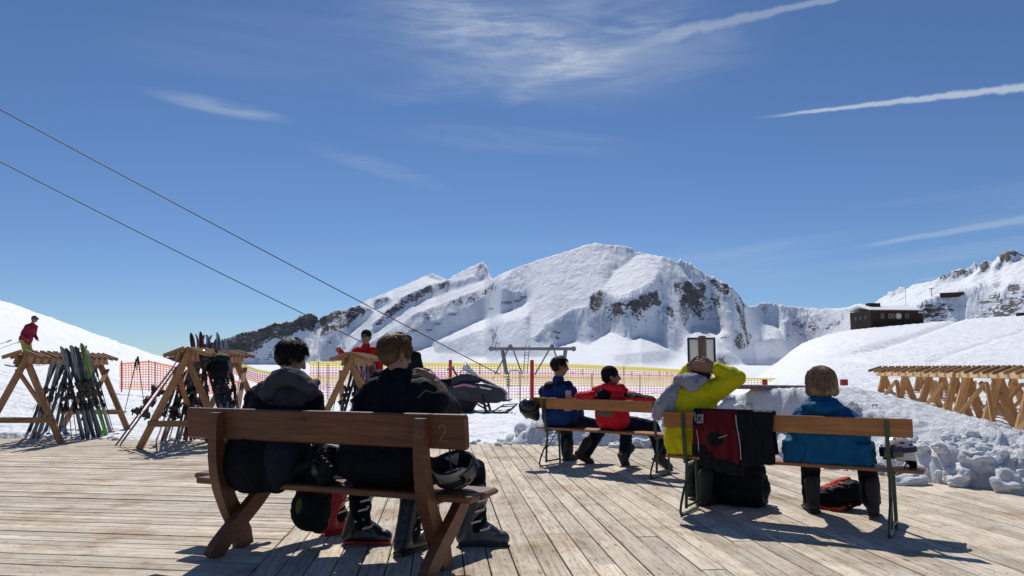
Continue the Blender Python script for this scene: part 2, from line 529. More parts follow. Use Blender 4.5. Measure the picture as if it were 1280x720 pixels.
# The range is built from the far skyline inwards: every bearing starts on its ridge and descends with the
# steepness that the face has there (snow flank, cliff, apron), so light and shade fall where the relief makes them.
SKY = [(0, 470), (150, 456), (230, 441), (262, 428), (277, 424.5), (288, 421), (300, 417), (311, 414), (322, 412), (333, 407), (344, 404.5), (357, 402), (366, 401), (376, 395), (382, 393), (388, 391),
       (393, 394), (398, 399), (403, 395), (408, 395), (417, 388), (430, 386), (446, 382.5), (457, 376), (478, 367), (499, 359), (515, 352), (530, 345.5), (536, 344), (541, 340.5), (547, 343), (553, 345),
       (561, 349.5), (567, 343), (571, 343), (578, 338), (590, 333), (597, 329.5), (603, 328), (608, 329), (611, 332), (614, 341), (617, 345.5), (630, 340.5), (642, 336), (663, 328), (684, 321), (703, 315.5),
       (718, 311), (732, 306), (746, 303.5), (756, 305.5), (766, 306), (780, 308), (791, 310), (794, 316), (800, 314), (808, 317), (825, 319.5), (833, 322), (842, 326), (850, 326), (859, 328), (871, 334),
       (884, 343), (898, 349), (908, 355), (918, 361.5), (929, 371.5), (938, 374), (945, 377), (960, 378.5), (976, 381.5), (1004, 384), (1027, 386), (1045, 384), (1061, 381), (1077, 374.5), (1092, 373.5),
       (1097, 369), (1100, 367), (1108, 366), (1112, 363), (1118, 364), (1124, 358), (1130, 357), (1134, 360), (1140, 355), (1150, 353.5), (1159, 353), (1173, 348), (1178, 344), (1184, 344), (1189, 339),
       (1196, 338), (1201, 335), (1207, 337), (1215, 331), (1219, 327), (1224, 332), (1229, 326), (1236, 324), (1240, 328), (1246, 321), (1252, 317), (1257, 315), (1262, 318), (1270, 316.5), (1280, 319),
       (1292, 312), (1305, 315), (1330, 303), (1370, 298), (1420, 306), (1500, 318), (1700, 350), (2500, 400), (4500, 430)]
RID = [(0, 2600), (277, 2580), (388, 2540), (450, 2560), (541, 2600), (560, 2470), (606, 2440), (614, 2400), (619, 2100), (684, 2100), (746, 2120), (825, 2090), (884, 2080), (920, 2080), (932, 2150),
       (945, 2500), (1004, 2600), (1045, 2500), (1085, 2200), (1098, 1500), (1173, 1450), (1280, 1450), (1500, 1500), (4500, 1800)]
_A = [  # (steepness, rockiness, outline in the photograph); later ones lie over earlier ones
 (1.6, .0, [(0, 400), (277, 420), (388, 385), (475, 370), (470, 400), (440, 450), (0, 470)]),
 (1.5, .40, [(200, 436), (277, 420), (345, 400), (388, 387), (399, 399), (392, 414), (370, 420), (345, 425), (318, 440), (290, 452), (200, 470)]),
 (1.15, .36, [(398, 396), (446, 380), (458, 378), (462, 388), (452, 396), (430, 412), (412, 421), (400, 420), (394, 412)]),
 (.25, -.4, [(395, 408), (400, 408), (395, 446), (387, 446)]),
 (.33, -.2, [(450, 384), (457, 374), (499, 356), (541, 337), (563, 346), (556, 356), (530, 362), (508, 370), (486, 384), (470, 390)]),
 (1.0, .22, [(536, 342), (541, 336), (549, 341), (556, 347), (548, 350), (538, 347)]),
 (1.1, .2, [(468, 376), (484, 370), (488, 377), (478, 384), (468, 384)]),
 (.30, -.3, [(470, 388), (488, 380), (500, 376), (474, 402), (452, 424), (436, 440), (424, 444), (440, 412)]),
 (1.15, .30, [(465, 408), (478, 394), (502, 374), (534, 358), (563, 351), (578, 352), (559, 361), (530, 374), (506, 388), (490, 402), (474, 411)]),
 (.55, .05, [(561, 349), (578, 336), (603, 326), (600, 345), (585, 356), (565, 357)]),
 (1.4, .16, [(597, 334), (604, 326), (612, 330), (616, 346), (600, 352), (592, 350)]),
 (.9, .1, [(563, 352), (592, 348), (606, 350), (580, 358), (565, 358)]),
 (.40, -.2, [(500, 392), (530, 374), (577, 359), (617, 344), (642, 335), (632, 350), (600, 364), (570, 374), (540, 386), (510, 402), (480, 420), (440, 440), (460, 424), (485, 402)]),
 (.95, .12, [(500, 404), (522, 392), (540, 385), (575, 372), (610, 358), (622, 352), (612, 366), (592, 380), (560, 396), (530, 408), (500, 414)]),
 (.75, .05, [(470, 425), (500, 404), (530, 396), (520, 408), (490, 424), (470, 434)]),
 (1.8, -.3, [(604, 372), (628, 362), (648, 368), (655, 376), (640, 386), (615, 393), (590, 403), (565, 414), (540, 425), (500, 440), (478, 442), (500, 424), (530, 409), (560, 397), (588, 386)]),
 (.8, .0, [(612, 360), (640, 345), (636, 360), (620, 368)]),
 (.20, -.4, [(664, 374), (640, 388), (600, 399), (566, 415), (540, 427), (560, 428), (600, 412), (630, 402), (660, 398)]),
 (.62, .0, [(640, 400), (680, 392), (700, 400), (680, 420), (640, 425), (600, 428), (590, 418)]),
 (.30, -.3, [(480, 455), (500, 441), (540, 430), (580, 425), (580, 450), (480, 465)]),
 (.70, .0, [(540, 428), (575, 424), (640, 425), (700, 430), (690, 438), (600, 440), (545, 440)]),
 (.78, .0, [(722, 310), (746, 303), (752, 312), (740, 322), (715, 330), (690, 336), (710, 320)]),
 (.85, .08, [(758, 303), (790, 306), (797, 312), (796, 322), (785, 326), (765, 318)]),
 (.42, -.3, [(796, 318), (812, 316), (824, 320), (826, 338), (815, 352), (790, 365), (765, 370), (755, 356), (770, 338)]),
 (1.8, .06, [(824, 319), (835, 320), (860, 326), (884, 340), (918, 358), (930, 370), (932, 395), (935, 420), (910, 415), (895, 411), (870, 404), (856, 408), (860, 434), (840, 437), (820, 420), (800, 414), (790, 423), (762, 411),
              (750, 421), (735, 429), (720, 424), (690, 432), (668, 424), (680, 408), (700, 398), (715, 390), (735, 384), (742, 366), (758, 364), (766, 380), (800, 374), (820, 358), (828, 342)]),
 (1.2, .35, [(764, 386), (795, 376), (822, 368), (826, 384), (812, 390), (790, 392), (768, 399)]),
 (1.2, .32, [(738, 372), (752, 366), (757, 376), (748, 388), (742, 402), (736, 392)]),
 (1.3, .40, [(842, 352), (862, 356), (880, 358), (882, 368), (868, 386), (852, 384), (844, 368)]),
 (1.3, .30, [(886, 350), (902, 352), (916, 364), (906, 374), (892, 366)]),
 (1.3, .32, [(826, 390), (838, 384), (846, 400), (840, 416), (828, 412)]),
 (1.2, .22, [(896, 376), (908, 378), (906, 392), (897, 390)]),
 (.45, -.3, [(842, 328), (850, 330), (866, 352), (862, 356), (850, 342)]),
 (.45, -.3, [(824, 386), (830, 380), (832, 384), (827, 396)]),
 (.6, -.2, [(862, 330), (872, 336), (884, 352), (879, 356), (866, 342)]),
 (.20, -.4, [(690, 434), (720, 427), (736, 431), (750, 423), (763, 414), (790, 426), (800, 417), (820, 423), (840, 440), (860, 446), (800, 452), (700, 452)]),
 (.42, -.4, [(760, 444), (800, 440), (850, 438), (862, 444), (830, 452), (780, 456)]),
 (.22, -.4, [(857, 409), (871, 405), (896, 412), (911, 416), (936, 421), (962, 426), (935, 434), (905, 442), (862, 446)]),
 (1.2, .14, [(899, 420), (918, 415), (940, 419), (943, 428), (935, 436), (915, 440), (902, 432)]),
 (1.0, .12, [(893, 448), (908, 443), (924, 447), (926, 457), (908, 460), (896, 458)]),
 (.95, .10, [(945, 379), (976, 382), (1005, 386), (1002, 394), (975, 400), (958, 399), (946, 390)]),
 (.22, -.3, [(934, 385), (944, 385), (956, 402), (975, 408), (985, 425), (950, 424), (938, 410)]),
 (1.1, .12, [(973, 407), (1003, 396), (1030, 397), (1052, 402), (1050, 412), (1020, 422), (996, 432), (984, 430), (978, 418)]),
 (.8, .05, [(1010, 390), (1050, 385), (1070, 384), (1050, 395), (1020, 396)]),
 (.28, -.3, [(1080, 374), (1100, 366), (1160, 352), (1290, 320), (1430, 300), (1430, 352), (1240, 356), (1195, 370), (1150, 380), (1080, 390)]),
 (1.3, .50, [(1097, 372), (1100, 364), (1135, 355), (1136, 362), (1118, 368)]),
 (1.3, .50, [(1170, 352), (1178, 343), (1190, 337), (1226, 324), (1255, 313), (1300, 306), (1400, 296), (1420, 310), (1330, 318), (1290, 322), (1262, 330), (1232, 342), (1200, 350), (1180, 354)]),
 (.25, -.4, [(1207, 347), (1222, 334), (1225, 340), (1215, 348)]),
 (.25, -.4, [(1236, 332), (1247, 322), (1250, 330), (1240, 336)]),
 (1.45, .12, [(1146, 384), (1160, 376), (1195, 367), (1232, 357), (1262, 353), (1300, 356), (1430, 352), (1430, 410), (1140, 410)]),
 (.3, -.3, [(1236, 364), (1250, 356), (1262, 355), (1254, 366)]),
]
PX0, PX1, PY0, PY1 = 0, 1700, 285, 485
gx, gy = np.meshgrid(np.arange(PX0, PX1) + .5, np.arange(PY0, PY1) + .5)
SL = np.full(gx.shape, .76); RK = np.full(gx.shape, -.2)
SL[gy > 446] = .22; RK[gy > 446] = -.4
jx = gx + 3.2 * fbm(gx / 13, gy / 13, 4, .6, 41); jy = gy + 2.6 * fbm(gx / 10, gy / 10, 4, .6, 47)
for s_, r_, poly in _A:
    x0 = min(p[0] for p in poly); x1 = max(p[0] for p in poly)
    c0, c1 = max(0, int(x0 - PX0 - 8)), min(SL.shape[1], int(x1 - PX0 + 9))
    qx, qy = jx[:, c0:c1], jy[:, c0:c1]
    ins = np.zeros(qx.shape, bool)
    for (ax, ay), (bx, by) in zip(poly, poly[1:] + poly[:1]):
        if ay == by: continue
        ins ^= ((ay > qy) != (by > qy)) & (qx < (bx - ax) * (qy - ay) / (by - ay) + ax)
    SL[:, c0:c1][ins] = s_; RK[:, c0:c1][ins] = r_
def blur(a, n):
    for ax in (0, 1):
        p = np.pad(a, [(n, n) if i == ax else (0, 0) for i in (0, 1)], mode='edge')
        a = sum(np.take(p, range(k, k + a.shape[ax]), axis=ax) for k in range(2 * n + 1)) / (2 * n + 1)
    return a
SL = blur(SL, 1); RK = blur(RK, 1)
az = np.radians(np.concatenate([np.linspace(-75, -37, 120)[:-1], np.linspace(-37, 37, 1350), np.linspace(37, 75, 120)[1:]]))
rr = np.concatenate([np.geomspace(235, 1000, 60)[:-1], np.arange(1000, 2640, 6.0)[:-1], np.linspace(2640, 4200, 14)])
RR, AZ = np.meshgrid(rr, az, indexing='ij')
MX, MY = RR * np.sin(AZ), RR * np.cos(AZ)
# place on the photograph of a bearing and height
def to_px(az_, elev):
    """elev = height / horizontal distance"""
    y = np.cos(az_); x = np.sin(az_)
    c, s = math.cos(PITCH), math.sin(PITCH)
    f = c * y + s * elev
    return 640 + FOC * x / f, 360 - FOC * (c * elev - s * y) / f
pxc = 640 + FOC * np.tan(az) * 1.0
skx = np.array([p[0] for p in SKY], float); sky_ = np.array([p[1] for p in SKY], float)
ridge_r = np.interp(pxc, [p[0] for p in RID], [p[1] for p in RID])
kr = np.ones(9) / 9
ridge_r = np.convolve(np.pad(ridge_r, 4, mode='edge'), kr, 'valid') + 25 * fbm(pxc / 60, pxc * 0, 4, .5, 5)
# elevation of the skyline on every bearing (two rounds because of the camera's tilt)
el = np.full(az.shape, .1)
for _ in range(6):
    px_, py_ = to_px(az, el)
    tgt = np.interp(px_, skx, sky_)
    el = el + (py_ - tgt) / FOC * .95
el = np.clip(el, .006, .20)
zr = el * ridge_r + CAM_H + 1.5 * fbm(pxc / 7, pxc * 0, 3, .6, 15) 
base = np.interp(MY, [0, 235, 500, 900, 1300, 1700, 2300, 3000, 4500], [-4, -4.5, -5, -4, 0, 6, 10, 5, 0]) + 3.0 * fbm(MX / 180, MY / 180, 5, .5, 21)
Hh = np.empty(MX.shape); ROCK = np.full(MX.shape, -.2)
# log-distance of the face as a function of height angle, integrated downwards from the skyline
NE = 260
e_bot = -.012
ke = np.hanning(63); ke /= ke.sum()
el0 = np.convolve(np.pad(el, 31, mode='edge'), ke, 'valid') + .014
kr = np.hanning(33); kr /= kr.sum(); ridge_r = np.convolve(np.pad(ridge_r, 16, mode='edge'), kr, 'valid')
de = (el0.max() - e_bot) / NE
Lg = np.zeros((NE, len(az))); RKe = np.zeros((NE, len(az))); acc = np.zeros(len(az))
for k in range(NE):
    ek = el0 - k * de
    px_, py_ = to_px(az, ek)
    ix = np.clip((px_ - PX0).astype(int), 0, SL.shape[1] - 1); iy = np.clip((py_ - PY0).astype(int), 0, SL.shape[0] - 1)
    s_ = SL[iy, ix]; RKe[k] = RK[iy, ix]
    Lg[k] = de / np.maximum(s_ - ek, .17)
# least squares: follow the wanted steepness down every bearing, but stay continuous between bearings
LAM = 0.035
g_ = Lg
gm = np.concatenate([g_, g_[::-1]], 0); gm = np.concatenate([gm, gm[:, ::-1]], 1)
wk = np.fft.fftfreq(gm.shape[0])[:, None]; wj = np.fft.fftfreq(gm.shape[1])[None, :]
flt = (wk ** 2 + 1e-9) / (wk ** 2 + LAM * wj ** 2 + 1e-9)
gf = np.real(np.fft.ifft2(np.fft.fft2(gm) * flt))[:g_.shape[0], :g_.shape[1]]
gf = np.maximum(gf, de / 2.6)
Lg = np.cumsum(gf, axis=0); Lg = np.vstack([np.zeros((1, Lg.shape[1])), Lg[:-1]])
for j in range(len(az)):
    ej = el0[j] - np.arange(NE) * de
    rc = (ridge_r[j] * np.exp(-Lg[:, j]))[::-1]; ec = ej[::-1]
    keep = ec <= el[j]; rc, ecx = rc[keep], ec[keep]
    RKj = RKe[::-1, j][keep]; ec = ecx
    e_r = np.interp(rr, rc, ec)
    z = e_r * rr + CAM_H
    z = np.where(rr < rc[0], rc[0] * ec[0] - 5, z)
    Hh[:, j] = np.where(rr >= rc[-1], rc[-1] * ec[-1] + CAM_H - .75 * (rr - rc[-1]), z)
    ROCK[:, j] = np.interp(rr, rc, RKj)
# soften between bearings a little so that no face is a set of slices
p = np.pad(Hh, ((0, 0), (2, 2)), mode='edge')
Hh = (p[:, :-4] + 2 * p[:, 1:-3] + 3 * p[:, 2:-2] + 2 * p[:, 3:-1] + p[:, 4:]) / 9
d = (base - Hh) / 3.0
Hh = np.where(d > 12, base, np.where(d < -12, Hh, Hh + 3.0 * np.log1p(np.exp(np.clip(d, -12, 12)))))
gz = np.gradient(Hh, axis=0) / np.gradient(RR, axis=0)
steep = sstep(np.abs(gz), .35, 1.1)
relief = sstep(Hh, 12, 90)
fall = fbm(MX / 40, MY / 120, 6, .6, 5, ridged=True)       # gullies running down the faces
Hh = Hh + relief * (steep * 12 * fall + 3.0 * fbm(MX / 70, MY / 70, 6, .55, 9) + 4.0 * steep * fbm(MX / 16, MY / 16, 4, .6, 31, ridged=True))
Hh = Hh + relief * (1 - steep) * 2.6 * fbm((MX + .5 * MY) / 60, (MY - .5 * MX) / 16, 5, .6, 13, ridged=True)
mountains = grid_obj('mountains', MX, MY, Hh, M['mountain'])
tag(mountains, 'snow covered mountain range with a rounded dome and dark cliffs under blue sky', kind='structure')
att = mountains.data.attributes.new('rock', 'FLOAT', 'POINT')
att.data.foreach_set('value', (ROCK * .66).ravel().astype(np.float32))

# ---- near snow field with the hill on the left and the piste slope on the right
def field_z(x, y):
    x = np.asarray(x, float); y = np.asarray(y, float)
    z = np.interp(y, [-50, 11, 14, 22, 40, 80, 150, 260], [-.22, -.10, -.04, 0, -.4, -1.3, -3.0, -4.5])
    # left hill
    s = -x - (7.5 + .262 * y)
    hill = .35 * np.log1p(np.exp(np.clip(s / 2.2, -30, 30))) * 2.2
    hill = np.where(s / 2.2 > 30, .35 * s, hill)
    fade = 1 - .95 * sstep(y, 86, 150)
    grow = sstep(y, 3, 22)
    z = z + hill * fade * grow
    # right slope, rising to the terrace with the hut
    u = x / np.maximum(y, 1)
    uk = np.linspace(.2, 1.4, 121); ck = np.interp(uk, [.2, .26, .308, .352, .40, .4545, .55, .693, .9, 1.3], [-.06, -.03, -.008, .017, .038, .052, .061, .0715, .085, .09])
    ck = np.convolve(np.pad(ck, 3, mode='edge'), np.ones(7) / 7, 'valid'); crest = np.interp(u, uk, ck)
    zr = (CAM_H + crest * 172) * np.clip((y - 14) / 158, 0, 1) ** 1.1
    zr = zr * (1 - sstep(y, 185, 250)) + (-4.5) * sstep(y, 185, 250)
    wgt = sstep(u, .27, .40)
    near = .55 * sstep(y, 10, 17) * sstep(x, 5, 7.5)
    z = np.where(zr > z, z + (zr - z) * wgt, z) + near * wgt * (1 - sstep(y, 20, 60))
    return z
fa = np.radians(np.concatenate([np.linspace(-88, -38, 60)[:-1], np.linspace(-38, 38, 900), np.linspace(38, 88, 60)[1:]]))
fr = np.concatenate([np.linspace(6, 24, 200)[:-1], np.geomspace(24, 262, 230)])
FR, FA = np.meshgrid(fr, fa, indexing='ij')
FX, FY = FR * np.sin(FA), FR * np.cos(FA)
FZ = field_z(FX, FY)
nearw = 1 - sstep(FR, 25, 80)
FZ = FZ + .035 * fbm(FX / 1.6, FY / 1.6, 5, .55, 2) * (1 + 4 * (1 - nearw)) + .035 * fbm(FX / .35, FY / .35, 4, .6, 4, ridged=True) * nearw + .05 * np.abs(fbm(FX / .8, FY / .8, 3, .6, 44)) * nearw
FZ = FZ + .10 * fbm(FX / 9, FY / 22, 4, .5, 6) * sstep(FR, 16, 50)
FZ = FZ + .05 * np.sin((FX * .8 + FY * .35) * 2.2 + 2 * fbm(FX / 12, FY / 12, 2, .5, 7)) * sstep(FR, 30, 90)
# a worn track line crossing the right slope and groomer ruts on both slopes
_ta, _tb = P(1085, 462, 60), P(1195, 404, 165)
_td = np.abs((FX - _ta.x) * (_tb.y - _ta.y) - (FY - _ta.y) * (_tb.x - _ta.x)) / math.hypot(_tb.x - _ta.x, _tb.y - _ta.y)
FZ = FZ - .55 * np.exp(-(_td / 1.1) ** 2) * sstep(FY, 40, 70) * (FX > 15)
# groomer lanes running up the hills, ski traces crossing them
_ln = .035 * np.sin(FX * 5.2 + .8 * FY + 1.5 * fbm(FX / 8, FY / 8, 3, .5, 52)) * sstep(FR, 18, 40)
_tr = 0
for _k in range(26):
    _rq = random.Random(500 + _k); _x0 = _rq.uniform(-60, 60); _sl = _rq.uniform(-.9, .9); _am = _rq.uniform(.5, 3); _f = _rq.uniform(.06, .16); _p = _rq.uniform(0, 6)
    _d = FX - (_x0 + _sl * (FY - 40) + _am * np.sin(FY * _f + _p))
    _tr = _tr - .10 * np.exp(-(_d / .45) ** 2)
FZ = FZ + _ln + _tr * sstep(FR, 22, 45)
# keep the snow under the terrace
def deck_in(x, y):
    return (y < 12.5 - .134 * (x + 8.66) + .0) & (y < 12.4)
under = deck_in(FX, FY) & (FX < 7.5)
FZ = np.where(under, np.minimum(FZ, -.16), FZ)
snow_field = grid_obj('snow_field', FX, FY, FZ, M['field'])
tag(snow_field, 'trampled white snow field rising to a hill on the left and a piste on the right', kind='structure')
# coarse snow behind and beside
bx, by = np.meshgrid(np.linspace(-4500, 4500, 40), np.concatenate([np.linspace(-3000, -5, 20), [0, 8, 40, 260, 800, 4300]]), indexing='ij')
bz = np.where((np.abs(bx) < 600) & (by > -1), -6.5, -.6) - .0 * bx
bz = np.where(by > 5, -7.5, np.where(by < -1, -.6, -3.0))
so = grid_obj('snow_ground', bx, by, bz, M['field'])
tag(so, 'wide level snow ground around the terrace', kind='structure')
# ------------------------------------------------------------------ terrace of boards
M['deck'] = wood_mat('weathered_deck', (.40, .33, .25), (.66, .57, .45), (.80, .71, .59), grain=(.55, 15, 15), rough=.85, spec=.15,
                     scale=3.2, rand=.17, knots=True, bmp=.6, dirt=((.62, .50, .40), 1.6, .50, .70))
M['under'] = plain_mat('dark_gap', (.03, .025, .02), .95, bmp=0)
deck = empty('wooden_terrace')
tag(deck, 'weathered timber terrace with boards laid in two directions', kind='structure')
ub = MB()
ub.add([(-16, -6, -.075), (14, -6, -.075), (14, 7.0, -.075), (4.6, 8.0, -.075), (1.5, 11.1, -.075), (-16, 13.4, -.075)], [(0, 1, 2, 3, 4, 5)])
ub.build('substructure', M['under'], deck, fix=False)
Vd = Vector((-.095, 1.0, 0)).normalized()       # running direction of the right-hand boards
Hd = Vector((1.0, -.134, 0)).normalized()       # running direction of the left-hand boards
B0 = G(312, 718); B1 = B0 + Vd * 14             # the joint between the two fields
nV = Vector((Vd.y, -Vd.x, 0))
def far_edge(p, d):
    """distance along d from p to the far edge of the terrace"""
    E0 = Vector((-8.66, 12.5, 0)); n = Vector((.134, 1.0, 0)).normalized()
    return (E0 - p).dot(n) / d.dot(n)
def board(p0, p1, w, h=.045, zoff=0.0, slant=None):
    """one board from p0 to p1; slant = plan direction of the cut at the p1 end"""
    L = (p1 - p0).length; d = (p1 - p0).normalized(); s = Vector((-d.y, d.x, 0))
    b = .004
    ex = 0.0
    vs = []
    for x0, tw in ((0, 0), (L, 1)):
        for y, z in ((-w / 2, -h), (w / 2, -h), (w / 2, -b), (w / 2 - b, 0), (-w / 2 + b, 0), (-w / 2, -b)):
            xx = x0
            if slant is not None and tw:
                den = d.x * slant.y - d.y * slant.x
                xx = x0 + y * (-(s.x * slant.y - s.y * slant.x) / den)
            vs.append((xx, y, z))
    fs = [(0, 5, 4, 3, 2, 1), (6, 7, 8, 9, 10, 11)] + [(i, (i + 1) % 6, 6 + (i + 1) % 6, 6 + i) for i in range(6)]
    me = bpy.data.meshes.new('board'); me.from_pydata(vs, [], fs); me.materials.append(M['deck']); me.update()
    o = bpy.data.objects.new('board', me); link(o, deck)
    o.location = (p0.x, p0.y, zoff)
    o.rotation_euler = (rnd.uniform(-.006, .006), 0, math.atan2(d.y, d.x))
    return o
# right-hand field: boards running away from the camera
pitch = .150
k = 0
while k < 64:
    base_p = B0 + nV * (pitch * (k + .5))
    t0 = -2.6 - base_p.y if base_p.y > -2.6 else 0
    t1 = far_edge(base_p, Vd) + .06
    # right edge disappears under the snow bank
    xr = base_p.x
    lim = np.interp(xr, [-3, .2, 2.4, 3.6, 4.5, 5.2, 7.0, 9], [99, 99, 11.2, 9.9, 8.9, 8.0, 7.3, 6.8])
    t1 = min(t1, (lim - base_p.y) / Vd.y)
    p0 = base_p + Vd * t0
    cuts = [t0, t1]
    j = t0 + 1.0 + ((k * 2.37) % 3.2)
    while j < t1 - 1.0:
        cuts.insert(-1, j); j += 4.1
    cuts = sorted(cuts)
    if k % 3 == 0 and len(cuts) > 2: cuts = cuts[:1] + cuts[2:]
    for c0, c1 in zip(cuts[:-1], cuts[1:]):
        board(base_p + Vd * (c0 + .002), base_p + Vd * (c1 - .002), pitch - rnd.uniform(.0055, .009), zoff=rnd.uniform(-.003, .003))
    k += 1
# left-hand field: boards running across, cut along the joint
pitch2 = .118
hn = Vector((-Hd.y, Hd.x, 0))
st = 0
off = 0.0
q0 = B0 + Vd * 0
while True:
    wv = pitch2 * (1 if st % 4 else .92)
    c = Vector((-6, 0, 0)); 
    # right end on the joint line: find point of joint where row offset matches
    sgn = off
    # joint point with hn-coordinate = a
    a = hn.dot(B0) - .9 + off + wv / 2
    t = (a - hn.dot(B0)) / hn.dot(Vd)
    pr = B0 + Vd * t - nV * .004
    edge = (Vector((-8.66, 12.5, 0))).dot(hn)
    if a + wv / 2 > edge + .05: break
    left = pr - Hd * 9.5
    # one seam along the row
    L = 9.5
    s1 = 2.2 + (st * 3.17) % 5.6
    zz = rnd.uniform(-.003, .003)
    g = rnd.uniform(.003, .007) if st % 5 else .011
    board(left, left + Hd * (L - s1 - .002), wv - g, zoff=zz)
    board(left + Hd * (L - s1), pr, wv - g, zoff=zz, slant=Vd)
    off += wv; st += 1

# screw heads in pairs over the joists
M['screw'] = plain_mat('screw_steel', (.09, .08, .07), .5, .6, .5, 0, 5, 0)
sc_ = MB()
def disc(c, r=.0052):
    b = len(sc_.v)
    for k in range(6): sc_.v.append(Vector((c.x + r * math.cos(k * PI / 3), c.y + r * math.sin(k * PI / 3), c.z)))
    sc_.f.append(tuple(range(b, b + 6))); sc_.mi.append(0)
for k in range(50):
    bp = B0 + nV * (pitch * (k + .5))
    for j in range(2, 22):
        for s_ in (-1, 1):
            c = bp + Vd * (.62 * j - bp.y + 1.2) + nV * s_ * .045
            if 2.2 < c.y < 11 and c.x > -2.5:
                c = c + Vector((rnd.uniform(-.006, .006), rnd.uniform(-.01, .01), .0042)); disc(c)
for k in range(70):
    a = hn.dot(B0) - .9 + pitch2 * .98 * (k + .5)
    for j in range(14):
        c = hn * a + Hd * (-8.8 + j * .62)
        if (c - B0).dot(nV) < -.1 and c.y < 12:
            for s_ in (-1, 1): disc(c + hn * s_ * .03 + Vector((rnd.uniform(-.01, .01), 0, .0042)), .0045)
so_ = sc_.build('screw_heads', M['screw'], deck, fix=False); so_['kind'] = 'stuff'
# ------------------------------------------------------------------ cleared snow bank along the terrace
def seg_dist(px_, py_, pts):
    best = np.full(px_.shape, 1e9); tt = np.zeros(px_.shape); sg = np.ones(px_.shape)
    acc = 0.0
    for (ax, ay), (bx_, by_) in zip(pts[:-1], pts[1:]):
        dx, dy = bx_ - ax, by_ - ay; L = math.hypot(dx, dy)
        t = np.clip(((px_ - ax) * dx + (py_ - ay) * dy) / L ** 2, 0, 1)
        d = np.hypot(px_ - ax - t * dx, py_ - ay - t * dy)
        side = np.sign(dx * (py_ - ay) - dy * (px_ - ax))
        up = d < best
        best = np.where(up, d, best); tt = np.where(up, ax + t * dx, tt); sg = np.where(up, side, sg)
    return best * sg, tt
FOOT = [(-1.2, 11.62), (0.0, 11.45), (1.2, 11.2), (2.3, 10.7), (3.0, 9.7), (3.55, 8.85), (4.2, 7.65), (4.72, 6.98), (5.6, 6.5), (7.5, 5.9), (11, 5.0), (16, 4.2)]
def bank_h(x, y):
    s, t = seg_dist(x, y, FOOT)
    C = np.interp(t, [-1.2, -.05, .12, .35, 1.1, 1.9, 2.35, 2.8, 3.3, 4.0, 4.5, 4.9, 5.6, 7, 11, 16], [0, .02, .22, .40, .34, .36, .55, .84, .84, .48, .42, .42, .42, .46, .5, .4])
    e = s + .10 * fbm(x * 1.7, y * 1.7, 4, .55, 61)
    tall = sstep(t, 2.2, 2.8) * (1 - sstep(t, 3.5, 4.1))
    low = sstep(e, -.02, .28) * .62 + sstep(e, .35, .95) * .38
    face = sstep(e, .02, .35) * .30 + sstep(e, .42, .66) * .70
    prof = low * (1 - tall) + face * tall
    backw = np.interp(t, [-1, 1, 2.2, 3, 4, 4.6, 6, 9], [.9, .8, 1.0, 2.4, 2.4, 1.0, 1.3, 2.0])
    back = 1 - sstep(e, backw * .65, backw * 1.7)
    h = C * prof * back
    return h, s, t, e
bx_, by_ = np.meshgrid(np.arange(-1.4, 12.5, .034), np.arange(4.4, 16.5, .034), indexing='ij')
hh, s_b, t_b, e_b = bank_h(bx_, by_)
rough = sstep(hh, .02, .2) * (1 - .55 * sstep(t_b, 2.3, 2.8) * (1 - sstep(t_b, 3.9, 4.4)))
lump = fbm(bx_ * 3.1, by_ * 3.1, 5, .6, 71, ridged=True)
cell = np.abs(fbm(bx_ * 6, by_ * 6, 4, .6, 77))
hh = hh + rough * (.11 * lump + .15 * (cell - .2)) + rough * .05 * fbm(bx_ * 12, by_ * 12, 4, .65, 79, ridged=True)
nearline = (s_b > -.25) & (hh > .012)
zz = field_z(bx_, by_)
onfield = np.clip(sstep(e_b, .2, 1.2), 0, 1)
zb = np.where(nearline, hh + onfield * np.maximum(zz + .02, 0) * .9 - .005, -.09 + 0 * hh)
zb = np.where((hh <= .012) & (s_b > .3), zz - .12, zb)
bank = grid_obj('snow_bank', bx_, by_, zb, M['bank'])
tag(bank, 'cleared snow bank of broken lumps piled along the edge of the terrace', kind='structure')

def chunk(c, r, seed, parent, sx=1.0):
    rn = random.Random(seed)
    bm = bmesh.new(); bmesh.ops.create_icosphere(bm, subdivisions=5 if r > .1 else (4 if r > .06 else 3), radius=1.0)
    planes = [(Vector((rn.gauss(0, 1), rn.gauss(0, 1), rn.gauss(0, .8))).normalized(), rn.uniform(.62, .92)) for _ in range(9)]
    off = Vector((rn.random() * 50, rn.random() * 50, rn.random() * 50))
    for v in bm.verts:
        p = v.co.copy()
        for n, d in planes:
            k = p.dot(n)
            if k > d: p -= n * (k - d) * .6
        q_ = p * r * 9; p *= 1 + .25 * mnoise.noise(p * 1.8 + off) + min(.34, .026 / r) * mnoise.fractal(q_ + off, 1.0, 2.0, 4)
        v.co = Vector((p.x * r * sx, p.y * r, p.z * r * .72))
    me = bpy.data.meshes.new('snow_chunk'); bm.to_mesh(me); bm.free(); me.materials.append(M['bank'])
    me.polygons.foreach_set('use_smooth', [True] * len(me.polygons))
    o = bpy.data.objects.new('snow_chunk', me); link(o, parent)
    o.location = c; o.rotation_euler = (rn.uniform(-.3, .3), rn.uniform(-.3, .3), rn.uniform(0, 6))
    return o
def bank_z(x, y):
    i = int(round((x + 1.4) / .034)); j = int(round((y - 4.4) / .034))
    if 0 <= i < zb.shape[0] and 0 <= j < zb.shape[1]: return max(float(zb[i, j]), 0.0)
    return 0.0
cr = random.Random(23)
